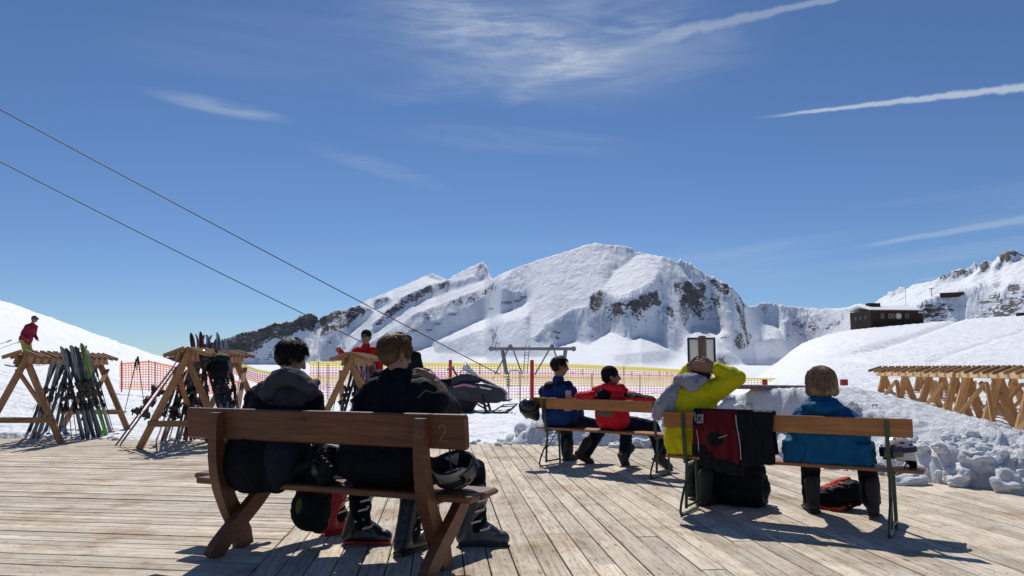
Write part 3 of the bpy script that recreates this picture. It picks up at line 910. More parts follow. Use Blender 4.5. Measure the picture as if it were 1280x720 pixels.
for k in range(230):
    t = cr.uniform(0.05, 1)
    seg = cr.choice([(0.1, 11.4, 2.3, 10.65), (2.3, 10.65, 3.5, 8.9), (3.5, 8.9, 4.7, 6.95), (4.2, 7.6, 5.7, 6.4), (4.2, 7.6, 5.7, 6.4), (5.2, 6.6, 7.6, 5.9), (4.6, 7.4, 6.2, 7.2)])
    x = seg[0] + (seg[2] - seg[0]) * t; y = seg[1] + (seg[3] - seg[1]) * t
    back = abs(cr.gauss(.12, .32))
    n = Vector((seg[1] - seg[3], seg[2] - seg[0])).normalized()
    if n.y < 0: n = -n
    x += n.x * back; y += n.y * back
    r = min(.15, .018 + abs(cr.gauss(0, .048)))
    if x > 4.3 and y < 7.6: r *= 1.15
    chunk((x, y, bank_z(x, y) + r * .05), r, 100 + k, bank, cr.uniform(.9, 1.5))
for px, py, r, sx in [(1262, 606, .17, 1.1), (1215, 592, .10, 1.4), (1165, 585, .12, 1.5), (1140, 601, .10, 2.0), (1238, 598, .10, 1.2), (1195, 605, .07, 1.4), (1270, 575, .12, 1.2),
                     (668, 541, .30, 1.7), (700, 548, .20, 1.5), (745, 547, .17, 1.3), (778, 548, .15, 1.4), (637, 549, .075, 1.9), (622, 556, .05, 1.3), (731, 556, .08, 1.5), (800, 556, .12, 1.4), (688, 553, .1, 1.5),
                     (578, 553, .03, 1.4), (598, 551, .04, 1.4)]:
    g = G(px, py, r * .35)
    chunk((g.x, g.y, r * .38), r, int(px), bank, sx)
for k in range(34):     # crumbs of snow along the far edge of the boards
    x = cr.uniform(-2.6, 1.4) if k < 22 else cr.uniform(-8, -2.5)
    yy = 12.5 - .134 * (x + 8.66) + cr.uniform(-.12, .25)
    r = cr.uniform(.015, .05)
    chunk((x, yy, .0 + r * .3), r, 900 + k, bank, cr.uniform(1, 1.6))

# ------------------------------------------------------------------ benches
M['oak'] = wood_mat('stained_bench_wood', (.080, .029, .011), (.145, .053, .020), (.21, .084, .033), grain=(.9, 14, 14), rough=.45, spec=.45, scale=3, rand=.10, knots=True, bmp=.35)
M['pine'] = wood_mat('varnished_bench_wood', (.24, .085, .020), (.35, .135, .032), (.43, .185, .052), grain=(.8, 12, 12), rough=.4, spec=.5, scale=3, rand=.10, bmp=.25)
M['green'] = plain_mat('green_painted_steel', (.012, .05, .028), .35, 0, .5, .3, 30)
M['steel'] = plain_mat('zinc_steel', (.35, .35, .36), .4, .9, .5, .1)
M['chalk'] = plain_mat('pale_scratch', (.30, .17, .10), .8)
O1 = Vector((-2.10, 4.85, 0)); a1 = R(-22)
def loc(O, a, u, w, z=0.0):
    return Vector((O.x + u * math.cos(a) - w * math.sin(a), O.y + u * math.sin(a) + w * math.cos(a), z))
bench1 = empty('wooden_bench', O1, a1)
tag(bench1, 'heavy brown wooden bench with crossed curved legs, scratched with the number 2, nearest the camera', 'bench')
LB = 2.00
X, Y_, Z_ = (1, 0, 0), (0, 1, 0), (0, 0, 1)
def plank(name, parent, c, d, mat, rot=None, bev=.008):
    """board with its own frame, so that the grain runs along it"""
    o = MB().box((0, 0, 0), d, None, 0, bev).build(name, mat, parent)
    o.location = c
    if rot is not None: o.rotation_euler = rot
    return o
plank('backrest', bench1, (LB / 2, .012, .80), (LB, .045, .192), M['oak'], (R(7), 0, 0), .010)
plank('seat_plank', bench1, (LB / 2 + .0, .145, .422), (LB - .02, .135, .038), M['oak'], (0, 0, 0), .010)
plank('seat_plank', bench1, (LB / 2 - .08, .335, .424), (LB + .17, .20, .038), M['oak'], (0, 0, 0), .018)
for u in (.28, 1.74):
    # rear post: runs from the backrest down and curves forward
    c = [(-.062, .872), (-.060, .80), (-.052, .70), (-.040, .60), (-.018, .50), (.020, .40), (.078, .29), (.142, .19), (.205, .09), (.228, .0)]
    MB().ribbon(c, [.045, .062, .070, .080, .090, .10, .105, .112, .118, .118], -.034, .034, ((u, .012, 0), Y_, Z_, X)).build('curved_post', M['oak'], bench1)
    c = [(.385, .395), (.345, .355), (.275, .295), (.19, .235), (.095, .17), (.005, .105), (-.06, .05), (-.09, .0)]
    MB().ribbon(c, [.10, .105, .105, .105, .105, .108, .112, .115], .034, .090, ((u, .0, 0), Y_, Z_, X)).build('curved_leg', M['oak'], bench1)
    MB().box((u - .035 if u < 1 else u - .06, .24, .380), (.055, .38, .046), None, 0, .006).build('seat_bearer', M['oak'], bench1)
def stroke(pts, r, parent, name, mat):
    MB().tube(pts, r, 5).build(name, mat, parent)
nx, nz = 1.86, .79
two = [(-.026, .028), (-.020, .042), (-.002, .048), (.014, .038), (.016, .022), (.004, .0), (-.012, -.022), (-.026, -.042), (-.004, -.038), (.020, -.044)]
stroke([(nx + p, -.0125 + (q + nz - .80) * -.1228 + 0.0006 - .0, nz + q) for p, q in two], .0030, bench1, 'scratched_number', M['chalk'])

def beer_bench(O, a, label, L=1.79):
    b = empty('garden_bench', O, a)
    tag(b, label, 'bench', 'garden benches with green steel legs')
    plank('backrest', b, (L / 2, 0, .737), (L, .024, .128), M['pine'], (R(5), 0, 0), .005)
    plank('seat_plank', b, (L / 2 + .02, .17, .437), (L + .06, .25, .026), M['pine'], None, .006)
    for u in (.17, L - .16):
        f = MB()
        f.bar((u, -.026, .79), (u, .012, .395), .028, .010, up=(0, 1, 0))
        f.bar((u, .01, .412), (u, .30, .412), .030, .016)
        f.build('back_support', M['green'], b)
        f = MB()
        f.tube([(u, .045, .41), (u - .004, .030, .20), (u - .006, .022, .04)], .013, 8)
        f.tube([(u, .27, .41), (u, .285, .2), (u, .295, .012)], .013, 8)
        f.tube([(u - .006, .024, .055), (u, .29, .055)], .010, 6)
        f.tube([(u, .040, .26), (u - .004, -.03, .19), (u - .01, -.085, .09), (u - .012, -.10, .03), (u - .012, -.085, .008), (u - .01, -.055, .010)], .010, 7)
        f.tube([(u, .05, .22), (u, .24, .395)], .007, 6)
        f.bar((u - .01, -.07, .006), (u - .01, .30, .006), .03, .010)
        f.build('leg_frame', M['green'], b)
    return b
O2, a2 = Vector((1.235, 6.10, 0)), R(-32)
O3, a3 = Vector((.263, 9.0, 0)), R(-39.5)
bench2 = beer_bench(O2, a2, 'garden bench with a red and black jacket hung over its backrest')
bench3 = beer_bench(O3, a3, 'garden bench farther back with a dark helmet hanging at its left end')
# ------------------------------------------------------------------ people: remeshed continuous surfaces
DG = bpy.context.evaluated_depsgraph_get
def skin(name): return plain_mat(name, (.34, .18, .12), .55, 0, .4, .12, 30, .02)
M['skin'] = skin('skin'); M['skin_tan'] = plain_mat('skin_tanned', (.26, .13, .085), .55, 0, .4, .12, 30, .02)
def cap_pts(a, b, ra, rb, n=14):
    return a, b, ra, rb
class Blob:
    def __init__(s): s.m = MB()
    def cap(s, a, b, ra, rb=None, n=14):
        a, b = Vector(a), Vector(b); rb = ra if rb is None else rb
        ax = b - a; L = ax.length
        if L < 1e-5: return s.ell(a, (ra, ra, ra))
        t = ax / L
        up = Vector((0, 0, 1)) if abs(t.z) < .9 else Vector((1, 0, 0))
        u = up.cross(t).normalized(); w = t.cross(u)
        base = len(s.m.v); rings = []
        for k in range(5): th = PI / 2 * (1 - k / 4.0); rings.append((a - t * ra * math.sin(th), ra * math.cos(th)))
        for k in range(5): th = PI / 2 * k / 4.0; rings.append((b + t * rb * math.sin(th), rb * math.cos(th)))
        for p, r in rings:
            for i in range(n):
                an = 2 * PI * i / n
                s.m.v.append(p + (u * math.cos(an) + w * math.sin(an)) * max(r, 1e-4))
        for j in range(len(rings) - 1):
            for i in range(n):
                i2 = (i + 1) % n
                s.m.f.append((base + j * n + i, base + j * n + i2, base + (j + 1) * n + i2, base + (j + 1) * n + i))
        s.m.f.append(tuple(base + i for i in range(n))[::-1]); e = base + (len(rings) - 1) * n
        s.m.f.append(tuple(e + i for i in range(n)))
        return s
    def chain(s, pts, rs):
        for i in range(len(pts) - 1): s.cap(pts[i], pts[i + 1], rs[i], rs[i + 1])
        return s
    def ell(s, c, r, rot=None):
        s.m.ball(c, r, rot, 20, 14); return s
    def box(s, c, d, rot=None):
        s.m.box(c, d, rot); return s
    def build(s, name, mat, parent=None, voxel=.012, smooth=4, fold=0.0, fscale=9.0, seed=0, matfn=None, fine=0.0, stretch=(1, 1, 1)):
        me = bpy.data.meshes.new('tmp'); me.from_pydata([tuple(v) for v in s.m.v], [], s.m.f)
        bm = bmesh.new(); bm.from_mesh(me); bmesh.ops.recalc_face_normals(bm, faces=bm.faces); bm.to_mesh(me); bm.free()
        o = bpy.data.objects.new('tmp', me); col.objects.link(o)
        md = o.modifiers.new('r', 'REMESH'); md.mode = 'VOXEL'; md.voxel_size = voxel
        if smooth:
            sm = o.modifiers.new('s', 'SMOOTH'); sm.factor = .5; sm.iterations = smooth
        dg = DG(); dg.update()
        me2 = bpy.data.meshes.new_from_object(o.evaluated_get(dg))
        bpy.data.objects.remove(o); bpy.data.meshes.remove(me)
        me2.name = name
        if fold or fine:
            n = len(me2.vertices)
            co = np.empty(n * 3, np.float32); me2.vertices.foreach_get('co', co); co = co.reshape(-1, 3)
            no = np.empty(n * 3, np.float32); me2.vertices.foreach_get('normal', no); no = no.reshape(-1, 3)
            st = np.array(stretch)
            q = co * st * fscale
            f1 = fbm(q[:, 0] + .6 * q[:, 2], q[:, 1] * .8 + q[:, 2] * 1.1, 4, .5, seed + 1, ridged=True)
            f2 = fbm(q[:, 2] * 1.5 + q[:, 0] * .5, q[:, 0] - q[:, 1], 3, .5, seed + 5, ridged=True)
            dsp = fold * (.6 * f1 + .4 * f2 - .2)
            if fine:
                q2 = co * fscale * 7
                dsp = dsp + fine * fbm(q2[:, 0] + q2[:, 1], q2[:, 2] - q2[:, 1], 3, .6, seed + 9)
            co = co + no * dsp[:, None]
            me2.vertices.foreach_set('co', co.astype(np.float32).ravel())
        mats = mat if isinstance(mat, (list, tuple)) else [mat]
        me2.materials.clear()
        for m in mats: me2.materials.append(m)
        if matfn:
            for p in me2.polygons: p.material_index = matfn(p.center)
        me2.polygons.foreach_set('use_smooth', [True] * len(me2.polygons))
        me2.update()
        ob = bpy.data.objects.new(name, me2); link(ob, parent)
        return ob

def basis(fwd, up=(0, 0, 1)):
    f = Vector(fwd).normalized(); u = Vector(up); r = f.cross(u).normalized(); u = r.cross(f).normalized()
    return r, f, u               # right, forward, up
def add_head(b, c, fwd, up=(0, 0, 1), k=1.0):
    """skull, face, nose, ears and jaw; c = centre of the head"""
    r, f, u = basis(fwd, up); c = Vector(c)
    rot = Matrix((r, f, u)).transposed()
    L = lambda x, y, z: c + (r * x + f * y + u * z) * k
    b.ell(L(0, -.012, .030), (.076 * k, .094 * k, .085 * k), rot)
    b.ell(L(0, .018, -.030), (.062 * k, .072 * k, .080 * k), rot)
    b.ell(L(0, .045, -.080), (.034 * k, .036 * k, .030 * k), rot)       # chin
    b.cap(L(0, .088, .012), L(0, .108, -.026), .010 * k, .014 * k)      # nose
    b.cap(L(-.030, .080, .030), L(.030, .080, .030), .010 * k)          # brow
    b.cap(L(-.020, .084, -.058), L(.020, .084, -.058), .009 * k)        # lips
    b.ell(L(-.032, .066, -.010), (.02 * k, .02 * k, .018 * k), rot); b.ell(L(.032, .066, -.010), (.02 * k, .02 * k, .018 * k), rot)
    for sx in (-1, 1):
        b.ell(L(sx * .078, -.004, -.004), (.010 * k, .020 * k, .032 * k), rot)
    return L
def add_hand(b, wrist, fdir, pdir, side=1, curl=.5, k=1.0):
    """palm, four fingers, thumb. fdir = direction the fingers point, pdir = direction the palm faces"""
    f = Vector(fdir).normalized(); p = Vector(pdir); p = (p - f * p.dot(f)).normalized(); s_ = f.cross(p) * side
    w = Vector(wrist)
    for q in (-.030, -.010, .010, .030):
        b.cap(w + s_ * q * .7 * k, w + (f * .085 + s_ * q) * k, .0155 * k, .0135 * k, 8)
    lens = (.062, .074, .070, .054)
    for i, q in enumerate((-.033, -.011, .011, .033)):
        a0 = w + (f * .088 + s_ * q) * k
        ang = curl * (.8 + .1 * i)
        L1, L2, L3 = lens[i] * .45 * k, lens[i] * .32 * k, lens[i] * .28 * k
        d1 = f * math.cos(ang) + p * math.sin(ang); d2 = f * math.cos(ang * 2.0) + p * math.sin(ang * 2.0); d3 = f * math.cos(ang * 2.7) + p * math.sin(ang * 2.7)
        a1 = a0 + d1 * L1; a2_ = a1 + d2 * L2; a3_ = a2_ + d3 * L3
        b.cap(a0, a1, .0100 * k, .0095 * k, 8); b.cap(a1, a2_, .0095 * k, .0088 * k, 8); b.cap(a2_, a3_, .0088 * k, .0078 * k, 8)
    t0 = w + (f * .025 - s_ * .032) * k
    t1 = t0 + (f * .035 - s_ * .026 + p * .014) * k; t2 = t1 + (f * .030 - s_ * .006 + p * .020) * k
    b.cap(t0, t1, .0135 * k, .0115 * k, 8); b.cap(t1, t2, .0115 * k, .0090 * k, 8)
def hair_tufts(name, L, k, mat, parent, n=420, seed=1, length=.05, low=-.02, front=.06, messy=.35, wide=1.0):
    """short overlapping locks covering the scalp; L maps head coordinates to the world"""
    rn = random.Random(seed); m = MB(); n = int(n * 2.3)
    O = L(0, 0, 0); ex = (L(1, 0, 0) - O); ey = (L(0, 1, 0) - O); ez = (L(0, 0, 1) - O)
    cnt = 0
    while cnt < n:
        th = rn.uniform(0, 2 * PI); z = rn.uniform(-.75, 1)
        rr_ = math.sqrt(max(0, 1 - z * z))
        x, y, zz = .083 * wide * rr_ * math.cos(th), -.012 + .100 * rr_ * math.sin(th), .030 + .094 * z
        # hairline: face stays free, ears free
        if y > front and zz < .075: continue
        if zz < low - (.05 if y < -.03 else 0.0): continue
        if y > .0 and zz < .02 and abs(x) > .05: continue
        nrm = Vector((x / .083 ** 2, (y + .012) / .1 ** 2, (zz - .03) / .094 ** 2)).normalized()
        dn = Vector((0, .25, -1)); dn = dn - nrm * dn.dot(nrm)
        if dn.length < .2: dn = Vector((rn.uniform(-.6, .6), .8, 0)) - nrm * Vector((0, .8, 0)).dot(nrm)
        dn.normalize(); sw = nrm.cross(dn)
        d = (dn + sw * rn.gauss(0, messy) + nrm * abs(rn.gauss(.12, messy * .6))).normalized()
        l = length * rn.uniform(.6, 1.25)
        p0 = Vector((x, y, zz)) * .97; p1 = p0 + d * l * .5 + nrm * .004; p2 = p0 + d * l + dn * l * .15 - nrm * l * .10
        W = lambda v: O + ex * v.x + ey * v.y + ez * v.z
        m.tube([W(p0), W(p1), W(p2)], [.0044 * k, .0036 * k, .0006 * k], 3, caps=False)
        cnt += 1
    o = m.build(name, mat, parent, smooth=True, fix=False)
    return o
def hair_cap(name, L, k, mat, parent, seed=1, grow=1.0, low=-.02, extra=None, fold=.006):
    b = Blob(); O = L(0, 0, 0); ex = (L(1, 0, 0) - O).normalized(); ey = (L(0, 1, 0) - O).normalized(); ez = (L(0, 0, 1) - O).normalized()
    rot = Matrix((ex, ey, ez)).transposed()
    b.ell(L(0, -.020, .042), (.083 * k * grow, .093 * k * grow, .082 * k * grow), rot)
    b.ell(L(0, -.040, -.005), (.075 * k * grow, .068 * k * grow, .070 * k * grow), rot)
    if extra: extra(b, L, rot)
    return b.build(name, mat, parent, .008, 3, fold, 26, seed, fine=.002)
def ski_boot(ankle, toe_dir, shell, trim, parent, k=1.0, name='ski_boot'):
    """rigid shell with cuff, buckles and sole; ankle = joint about 9 cm above the ground"""
    a = Vector(ankle); f = Vector((toe_dir[0], toe_dir[1], 0)).normalized(); r = Vector((f.y, -f.x, 0)); u = Vector((0, 0, 1))
    gz = a.z - .10 * k
    L = lambda x, y, z: Vector((a.x, a.y, gz)) + (f * x + r * y + u * z) * k
    b = Blob()
    b.chain([L(-.075, 0, .055), L(.06, 0, .05), L(.165, 0, .045)], [.052 * k, .052 * k, .046 * k])
    b.chain([L(-.055, 0, .09), L(-.02, 0, .20), L(.015, 0, .315)], [.060 * k, .062 * k, .066 * k])
    b.cap(L(.02, 0, .12), L(.10, 0, .075), .052 * k, .046 * k)
    o = b.build(name, shell, parent, .011, 3, .003, 18, 3)
    rot = Matrix((f, r, u)).transposed()
    MB().box(L(.045, 0, .012), (.31 * k, .085 * k, .024 * k), rot, 0, .008).build('sole', trim, o)
    m = MB()
    for x0, z0, x1, z1, w_ in ((.075, .12, .075, .10, .056), (.02, .165, .05, .13, .060), (.045, .235, .02, .23, .068), (.06, .295, .03, .29, .071)):
        m.bar(L(x0, -w_ * .8, z0 - .01), L(x0 + .012, w_ * .8, z0 + .01), .016 * k, .010 * k)
        for sg in (-1, 1): m.bar(L(x0 - .05, sg * (w_ + .001), z0 - .015), L(x0 + .012, sg * w_ * .9, z0), .012 * k, .016 * k, up=r)
    m.build('buckle', M['buckle'], o)['kind'] = 'stuff'
    return o
def shoe(ankle, toe_dir, mat, parent, k=1.0, name='boot'):
    a = Vector(ankle); f = Vector((toe_dir[0], toe_dir[1], toe_dir[2] if len(toe_dir) > 2 else 0)).normalized(); u0 = Vector((0, 0, 1)); r = f.cross(u0).normalized(); u = r.cross(f)
    L = lambda x, y, z: a + (f * x + r * y + u * (z - .09)) * k
    b = Blob(); b.chain([L(-.055, 0, .05), L(.06, 0, .045), L(.155, 0, .038)], [.048 * k, .046 * k, .038 * k])
    b.cap(L(-.03, 0, .09), L(-.01, 0, .23), .052 * k, .060 * k)
    o = b.build(name, mat, parent, .011, 3, .003, 20, 5)
    MB().box(L(.045, 0, .010), (.285 * k, .088 * k, .022 * k), Matrix((f, r, u)).transposed(), 0, .008).build('sole', M['rubber'], o)
    return o
M['buckle'] = plain_mat('buckle_metal', (.34, .34, .35), .35, .7)
M['rubber'] = plain_mat('rubber', (.02, .02, .021), .8)
M['black_cloth'] = cloth_mat('black_cloth', (.005, .006, .010), .75, .3, 14, .5)
M['navy_cloth'] = cloth_mat('navy_cloth', (.006, .010, .024), .75, .3, 14, .5)
M['dark_trouser'] = cloth_mat('dark_trousers', (.005, .006, .010), .8, .3, 14, .5)
M['charcoal_cloth'] = cloth_mat('charcoal_cloth', (.020, .022, .029), .85, .25, 16, .4)
M['grey_cloth'] = cloth_mat('grey_cloth', (.058, .058, .068), .85, .25, 16, .4)
M['blue_cloth'] = cloth_mat('blue_cloth', (.006, .035, .15), .7, .25, 12, .5)
M['teal_cloth'] = cloth_mat('bright_blue_cloth', (.004, .095, .21), .65, .2, 12, .5)
M['red_cloth'] = cloth_mat('red_cloth', (.55, .012, .030), .6, .15, 12, .4)
M['scarlet_cloth'] = cloth_mat('scarlet_cloth', (.50, .012, .016), .6, .15, 12, .4)
M['maroon_cloth'] = cloth_mat('maroon_cloth', (.20, .012, .030), .7, .2, 12, .4)
M['yellow_cloth'] = cloth_mat('yellow_green_cloth', (.52, .47, .008), .75, .12, 14, .35)
M['olive_cloth'] = cloth_mat('olive_yellow_cloth', (.28, .29, .06), .8, .15, 14, .35)
M['pale_cloth'] = cloth_mat('pale_grey_cloth', (.26, .265, .32), .8, .12, 14, .4)
M['pink_cloth'] = cloth_mat('pink_white_cloth', (.62, .42, .46), .8, .1, 14, .3)
M['taupe_cloth'] = cloth_mat('grey_brown_cloth', (.13, .115, .11), .8, .15, 14, .3)
def hair_mat(name, c):
    m, nd, lk, b = new_mat(name)
    f = tex_noise(nd, lk, 60, 5, .6)
    lk.new(ramp(nd, lk, f, [(.3, tuple(x * .6 for x in c)), (.7, tuple(x * 1.5 for x in c))]), b.inputs['Base Color'])
    b.inputs['Roughness'].default_value = .6; b.inputs['Specular IOR Level'].default_value = .25
    return m
M['hair_dark'] = hair_mat('dark_brown_hair', (.012, .008, .006))
M['hair_fair'] = hair_mat('fair_brown_hair', (.11, .062, .030))
M['hair_light'] = hair_mat('light_brown_hair', (.25, .165, .095))
M['knit'] = cloth_mat('black_knit', (.010, .010, .012), .9, .3, 60, .6)
M['lens'] = plain_mat('dark_lens', (.01, .01, .012), .12, 0, .8, 0, 10, 0)

def person(name, label, origin, group=None):
    o = empty(name, (origin[0], origin[1], origin[2] if len(origin) > 2 else 0.0))
    tag(o, label, 'person', group)
    return o
def fix_parent(root):
    """parts were modelled in world coordinates: keep them there below their thing"""
    bpy.context.view_layer.update()
    inv = root.matrix_world.inverted()
    for c in root.children: c.matrix_parent_inverse = inv
def base_body(b, J, k=1.0):
    """bare body under the clothes, one surface"""
    b.chain([J['pelvis'], J['chest']], [.125 * k, .13 * k])
    b.cap(J['shL'], J['shR'], .055 * k, .055 * k)
    b.cap(J['chest'], J['neck'], .07 * k, .052 * k); b.cap(J['neck'], J['head'], .052 * k, .058 * k)
    for s_ in 'LR':
        b.chain([J['sh' + s_], J['el' + s_], J['wr' + s_]], [.048 * k, .040 * k, .027 * k])
        b.chain([J['hip' + s_], J['kn' + s_], J['an' + s_]], [.075 * k, .052 * k, .038 * k])
        b.cap(J['pelvis'], J['hip' + s_], .10 * k, .08 * k)
def jacket(J, k=1.0, puff=1.0, hem=None, lower=.0):
    b = Blob(); p, c, n = J['pelvis'], J['chest'], J['neck']
    sl, sr = Vector(J['shL']), Vector(J['shR']); across = (sr - sl).normalized()
    c, p = Vector(c), Vector(p)
    for q in (-.075, -.025, .025, .075):
        b.cap(c + across * q * k, p + across * q * 1.15 * k, .125 * k * puff, .128 * k * puff)
    b.cap(sl, sr, .078 * k * puff, .078 * k * puff)
    b.cap(sl * .8 + sr * .2, c, .10 * k * puff, .12 * k * puff); b.cap(sr * .8 + sl * .2, c, .10 * k * puff, .12 * k * puff)
    b.cap(c, n, .10 * k, .066 * k); b.cap((sl + sr) / 2, n, .085 * k, .070 * k)
    for s_ in 'LR':
        b.chain([J['sh' + s_], J['el' + s_], J['wr' + s_]], [.073 * k * puff, .063 * k * puff, .047 * k * puff])
    if hem: b.chain(hem[0], hem[1])
    return b
def trousers(J, k=1.0, cuff=.066):
    b = Blob()
    b.cap(J['hipL'], J['hipR'], .115 * k); b.cap(J['pelvis'], (Vector(J['hipL']) + Vector(J['hipR'])) / 2, .12 * k)
    for s_ in 'LR':
        b.chain([J['hip' + s_], J['kn' + s_], J['an' + s_]], [.098 * k, .078 * k, cuff * k])
    return b
def BP(px, py, O, a, w):
    """point on the upright plane w metres in front of a bench's backrest"""
    F = Vector((-math.sin(a), math.cos(a), 0)); d = pix_dir(px, py); c = Vector((0, 0, CAM_H))
    t = (w - (c - O).dot(F)) / d.dot(F)
    return c + d * t
F1 = Vector((-math.sin(a1), math.cos(a1), 0)); U1 = Vector((math.cos(a1), math.sin(a1), 0))
F2 = Vector((-math.sin(a2), math.cos(a2), 0)); U2 = Vector((math.cos(a2), math.sin(a2), 0))
F3 = Vector((-math.sin(a3), math.cos(a3), 0)); U3 = Vector((math.cos(a3), math.sin(a3), 0))
V = Vector

# --- first man on the near bench: dark hair, black jacket with grey hood
s = loc(O1, a1, .47, .25)
J = dict(pelvis=V((s.x, s.y, .56)), chest=P(355, 512, 4.940), neck=P(358, 474, 4.980), head=P(364, 447, 5.000),
         shL=P(324, 500, 5.020), shR=P(386, 502, 4.880), elL=P(306, 562, 5.200), wrL=P(335, 560, 5.400), elR=P(398, 540, 5.100), wrR=P(405, 560, 5.320),
         hipL=s - U1 * .09 + F1 * .05 + V((0, 0, .51)), hipR=s + U1 * .09 + F1 * .05 + V((0, 0, .51)),
         knL=loc(O1, a1, .42, .72, .52), anL=V((-1.22, 5.32, .13)), knR=V((-1.02, 5.02, .53)), anR=V((-1.00, 5.03, .14)))
pr = person('person', 'man with dark hair and grey hood seated at the left of the near bench', (s.x, s.y, .445))
fwd = (F1 * .75 + U1 * .75 + V((0, 0, -.50))).normalized(); upv = V((0, 0, 1)) + fwd * .1
b = Blob(); base_body(b, J); Lh = add_head(b, J['head'], fwd, upv, 1.0); add_hand(b, J['wrR'], U1 * .3 + F1, V((0, 0, -1)), 1, .5); add_hand(b, J['wrL'], U1 * .4 + F1, V((0, 0, -1)), -1, .5)
b.build('body', M['skin'], pr, .008, 2)
hair_cap('hair', Lh, 1.0, M['hair_dark'], pr, 3, 1.03, fold=.010)
hair_tufts('hair', Lh, 1.0, M['hair_dark'], pr, 760, 4, .042, -.045, .055, .34, 1.06)
hem = ([loc(O1, a1, .36, .20, .70), loc(O1, a1, .58, .20, .70)], [.145, .145])
jb = jacket(J, 1.03, 1.20, hem); jb.cap(J['neck'] - U1 * .05 + V((0, 0, .0)), J['neck'] + U1 * .05, .072, .072)
jb.ell(loc(O1, a1, .46, .10, .565), (.275, .125, .20), Euler((0, 0, a1)))
jb.ell(loc(O1, a1, .60, .12, .56), (.17, .12, .19), Euler((0, 0, a1)))
jp = P(352, 0, 4.820)
def mf(c):
    q = (c - O1); u = q.dot(U1); w = q.dot(F1)
    if c.z > .955 + .30 * abs(u - .46) and w < .30: return 2
    return 1 if (c.z < .74 and u > .60 + (.74 - c.z) * .18 and u < .86) else 0
jk = jb.build('jacket', [M['black_cloth'], M['charcoal_cloth'], M['grey_cloth']], pr, .014, 3, .016, 9, 2, mf, fine=.002)
hb = Blob(); hb.chain([BP(334, 492, O1, a1, .10), BP(343, 478, O1, a1, .13), BP(358, 470, O1, a1, .14), BP(374, 474, O1, a1, .16), BP(388, 486, O1, a1, .14)], [.05, .055, .058, .055, .045]); hb.cap(P(330, 488, 4.920), P(386, 490, 4.800), .062, .060); hb.cap(P(345, 497, 4.820), P(372, 498, 4.790), .060, .058); hb.ell(P(358, 478, 4.920), (.11, .09, .055), Euler((R(15), 0, a1))); hb.cap(P(386, 484, 4.840), P(396, 478, 4.940), .036, .024)
hb.build('hood', M['grey_cloth'], pr, .011, 3, .012, 14, 6, fine=.001)
tb = trousers(J); tb.build('trousers', M['dark_trouser'], pr, .014, 3, .012, 10, 3)
M['red_shell'] = plain_mat('red_boot_shell', (.42, .012, .018), .3, 0, .5, .1); M['black_shell'] = plain_mat('black_boot_shell', (.012, .013, .016), .35, 0, .5, .2)
M['grey_shell'] = plain_mat('grey_boot_shell', (.05, .055, .065), .35, 0, .5, .2)
ski_boot((J['anR'].x, J['anR'].y, .10), (1, -.02), [M['black_shell'], M['red_shell']][0], M['red_shell'], pr)
ski_boot((J['anL'].x, J['anL'].y, .10), (.8, .6), M['red_shell'], M['red_shell'], pr)
fix_parent(pr)

# --- second man on the near bench: fair hair, hand raised to his mouth
s = loc(O1, a1, 1.33, .25)
J = dict(pelvis=V((s.x, s.y, .56)), chest=P(502, 508, 4.560), neck=P(497, 474, 4.590), head=P(494, 443, 4.630),
         shL=P(460, 500, 4.660), shR=P(543, 504, 4.480), elL=P(450, 545, 4.960), wrL=P(500, 520, 5.140), elR=P(562, 512, 4.730), wrR=P(551, 489, 4.800),
         hipL=s - U1 * .10 + F1 * .05 + V((0, 0, .51)), hipR=s + U1 * .10 + F1 * .05 + V((0, 0, .51)),
         knL=loc(O1, a1, 1.33, .62, .52), anL=P(511, 668, 4.78), knR=P(592, 588, 5.100), anR=V((-.235, 4.98, .14)))
pr = person('person', 'man with short fair hair in a black jacket raising one hand to his mouth', (s.x, s.y, .445))
fwd = (F1 * .9 + U1 * .42 + V((0, 0, -.16))).normalized()
b = Blob(); base_body(b, J, 1.03); Lh = add_head(b, J['head'], fwd, (0, 0, 1), 1.04)
b.cap(P(553, 489, 4.74), P(544, 480, 4.70), .036, .033); add_hand(b, P(545, 480, 4.70), V((-.82, -.10, .42)), V((-.1, .8, -.5)), 1, .60, 1.28); add_hand(b, J['wrL'], U1 * .8 + F1 * .3, V((0, 0, -1)), -1, .5)
b.build('body', M['skin'], pr, .007, 2)
hair_cap('hair', Lh, 1.04, M['hair_fair'], pr, 3, .99, fold=.006)
hair_tufts('hair', Lh, 1.04, M['hair_fair'], pr, 620, 9, .042, -.05, .06, .30, 1.0)
jb = jacket(J, 1.04, 1.10, ([loc(O1, a1, 1.22, .20, .74), loc(O1, a1, 1.45, .20, .74)], [.145, .145]))
jb.cap(loc(O1, a1, 1.18, .19, .60), loc(O1, a1, 1.50, .19, .60), .14, .14)
jb.cap(P(470, 488, 4.600), P(530, 490, 4.480), .082, .08); jb.cap(J['neck'] - U1 * .045, J['neck'] + U1 * .045, .074, .074)
jb.build('jacket', M['black_cloth'], pr, .014, 3, .017, 8, 12, fine=.002)
cb = Blob(); cb.cap(P(474, 474, 4.640), P(522, 478, 4.540), .058, .055); cb.cap(P(478, 484, 4.560), P(518, 486, 4.500), .05, .05)
cb.build('collar', M['black_cloth'], pr, .011, 3, .010, 14, 6)
sm_ = MB(); sm_.tube([BP(522, 497, O1, a1, -.030 + .02), BP(532, 488, O1, a1, .06), BP(545, 492, O1, a1, .10)], .004, 5); sm_.build('jacket_seam', M['grey_cloth'], pr)
trousers(J, 1.03).build('trousers', M['dark_trouser'], pr, .014, 3, .013, 10, 23)
ski_boot((J['anR'].x, J['anR'].y, .10), (1, .02), M['grey_shell'], M['black_shell'], pr, 1.05)
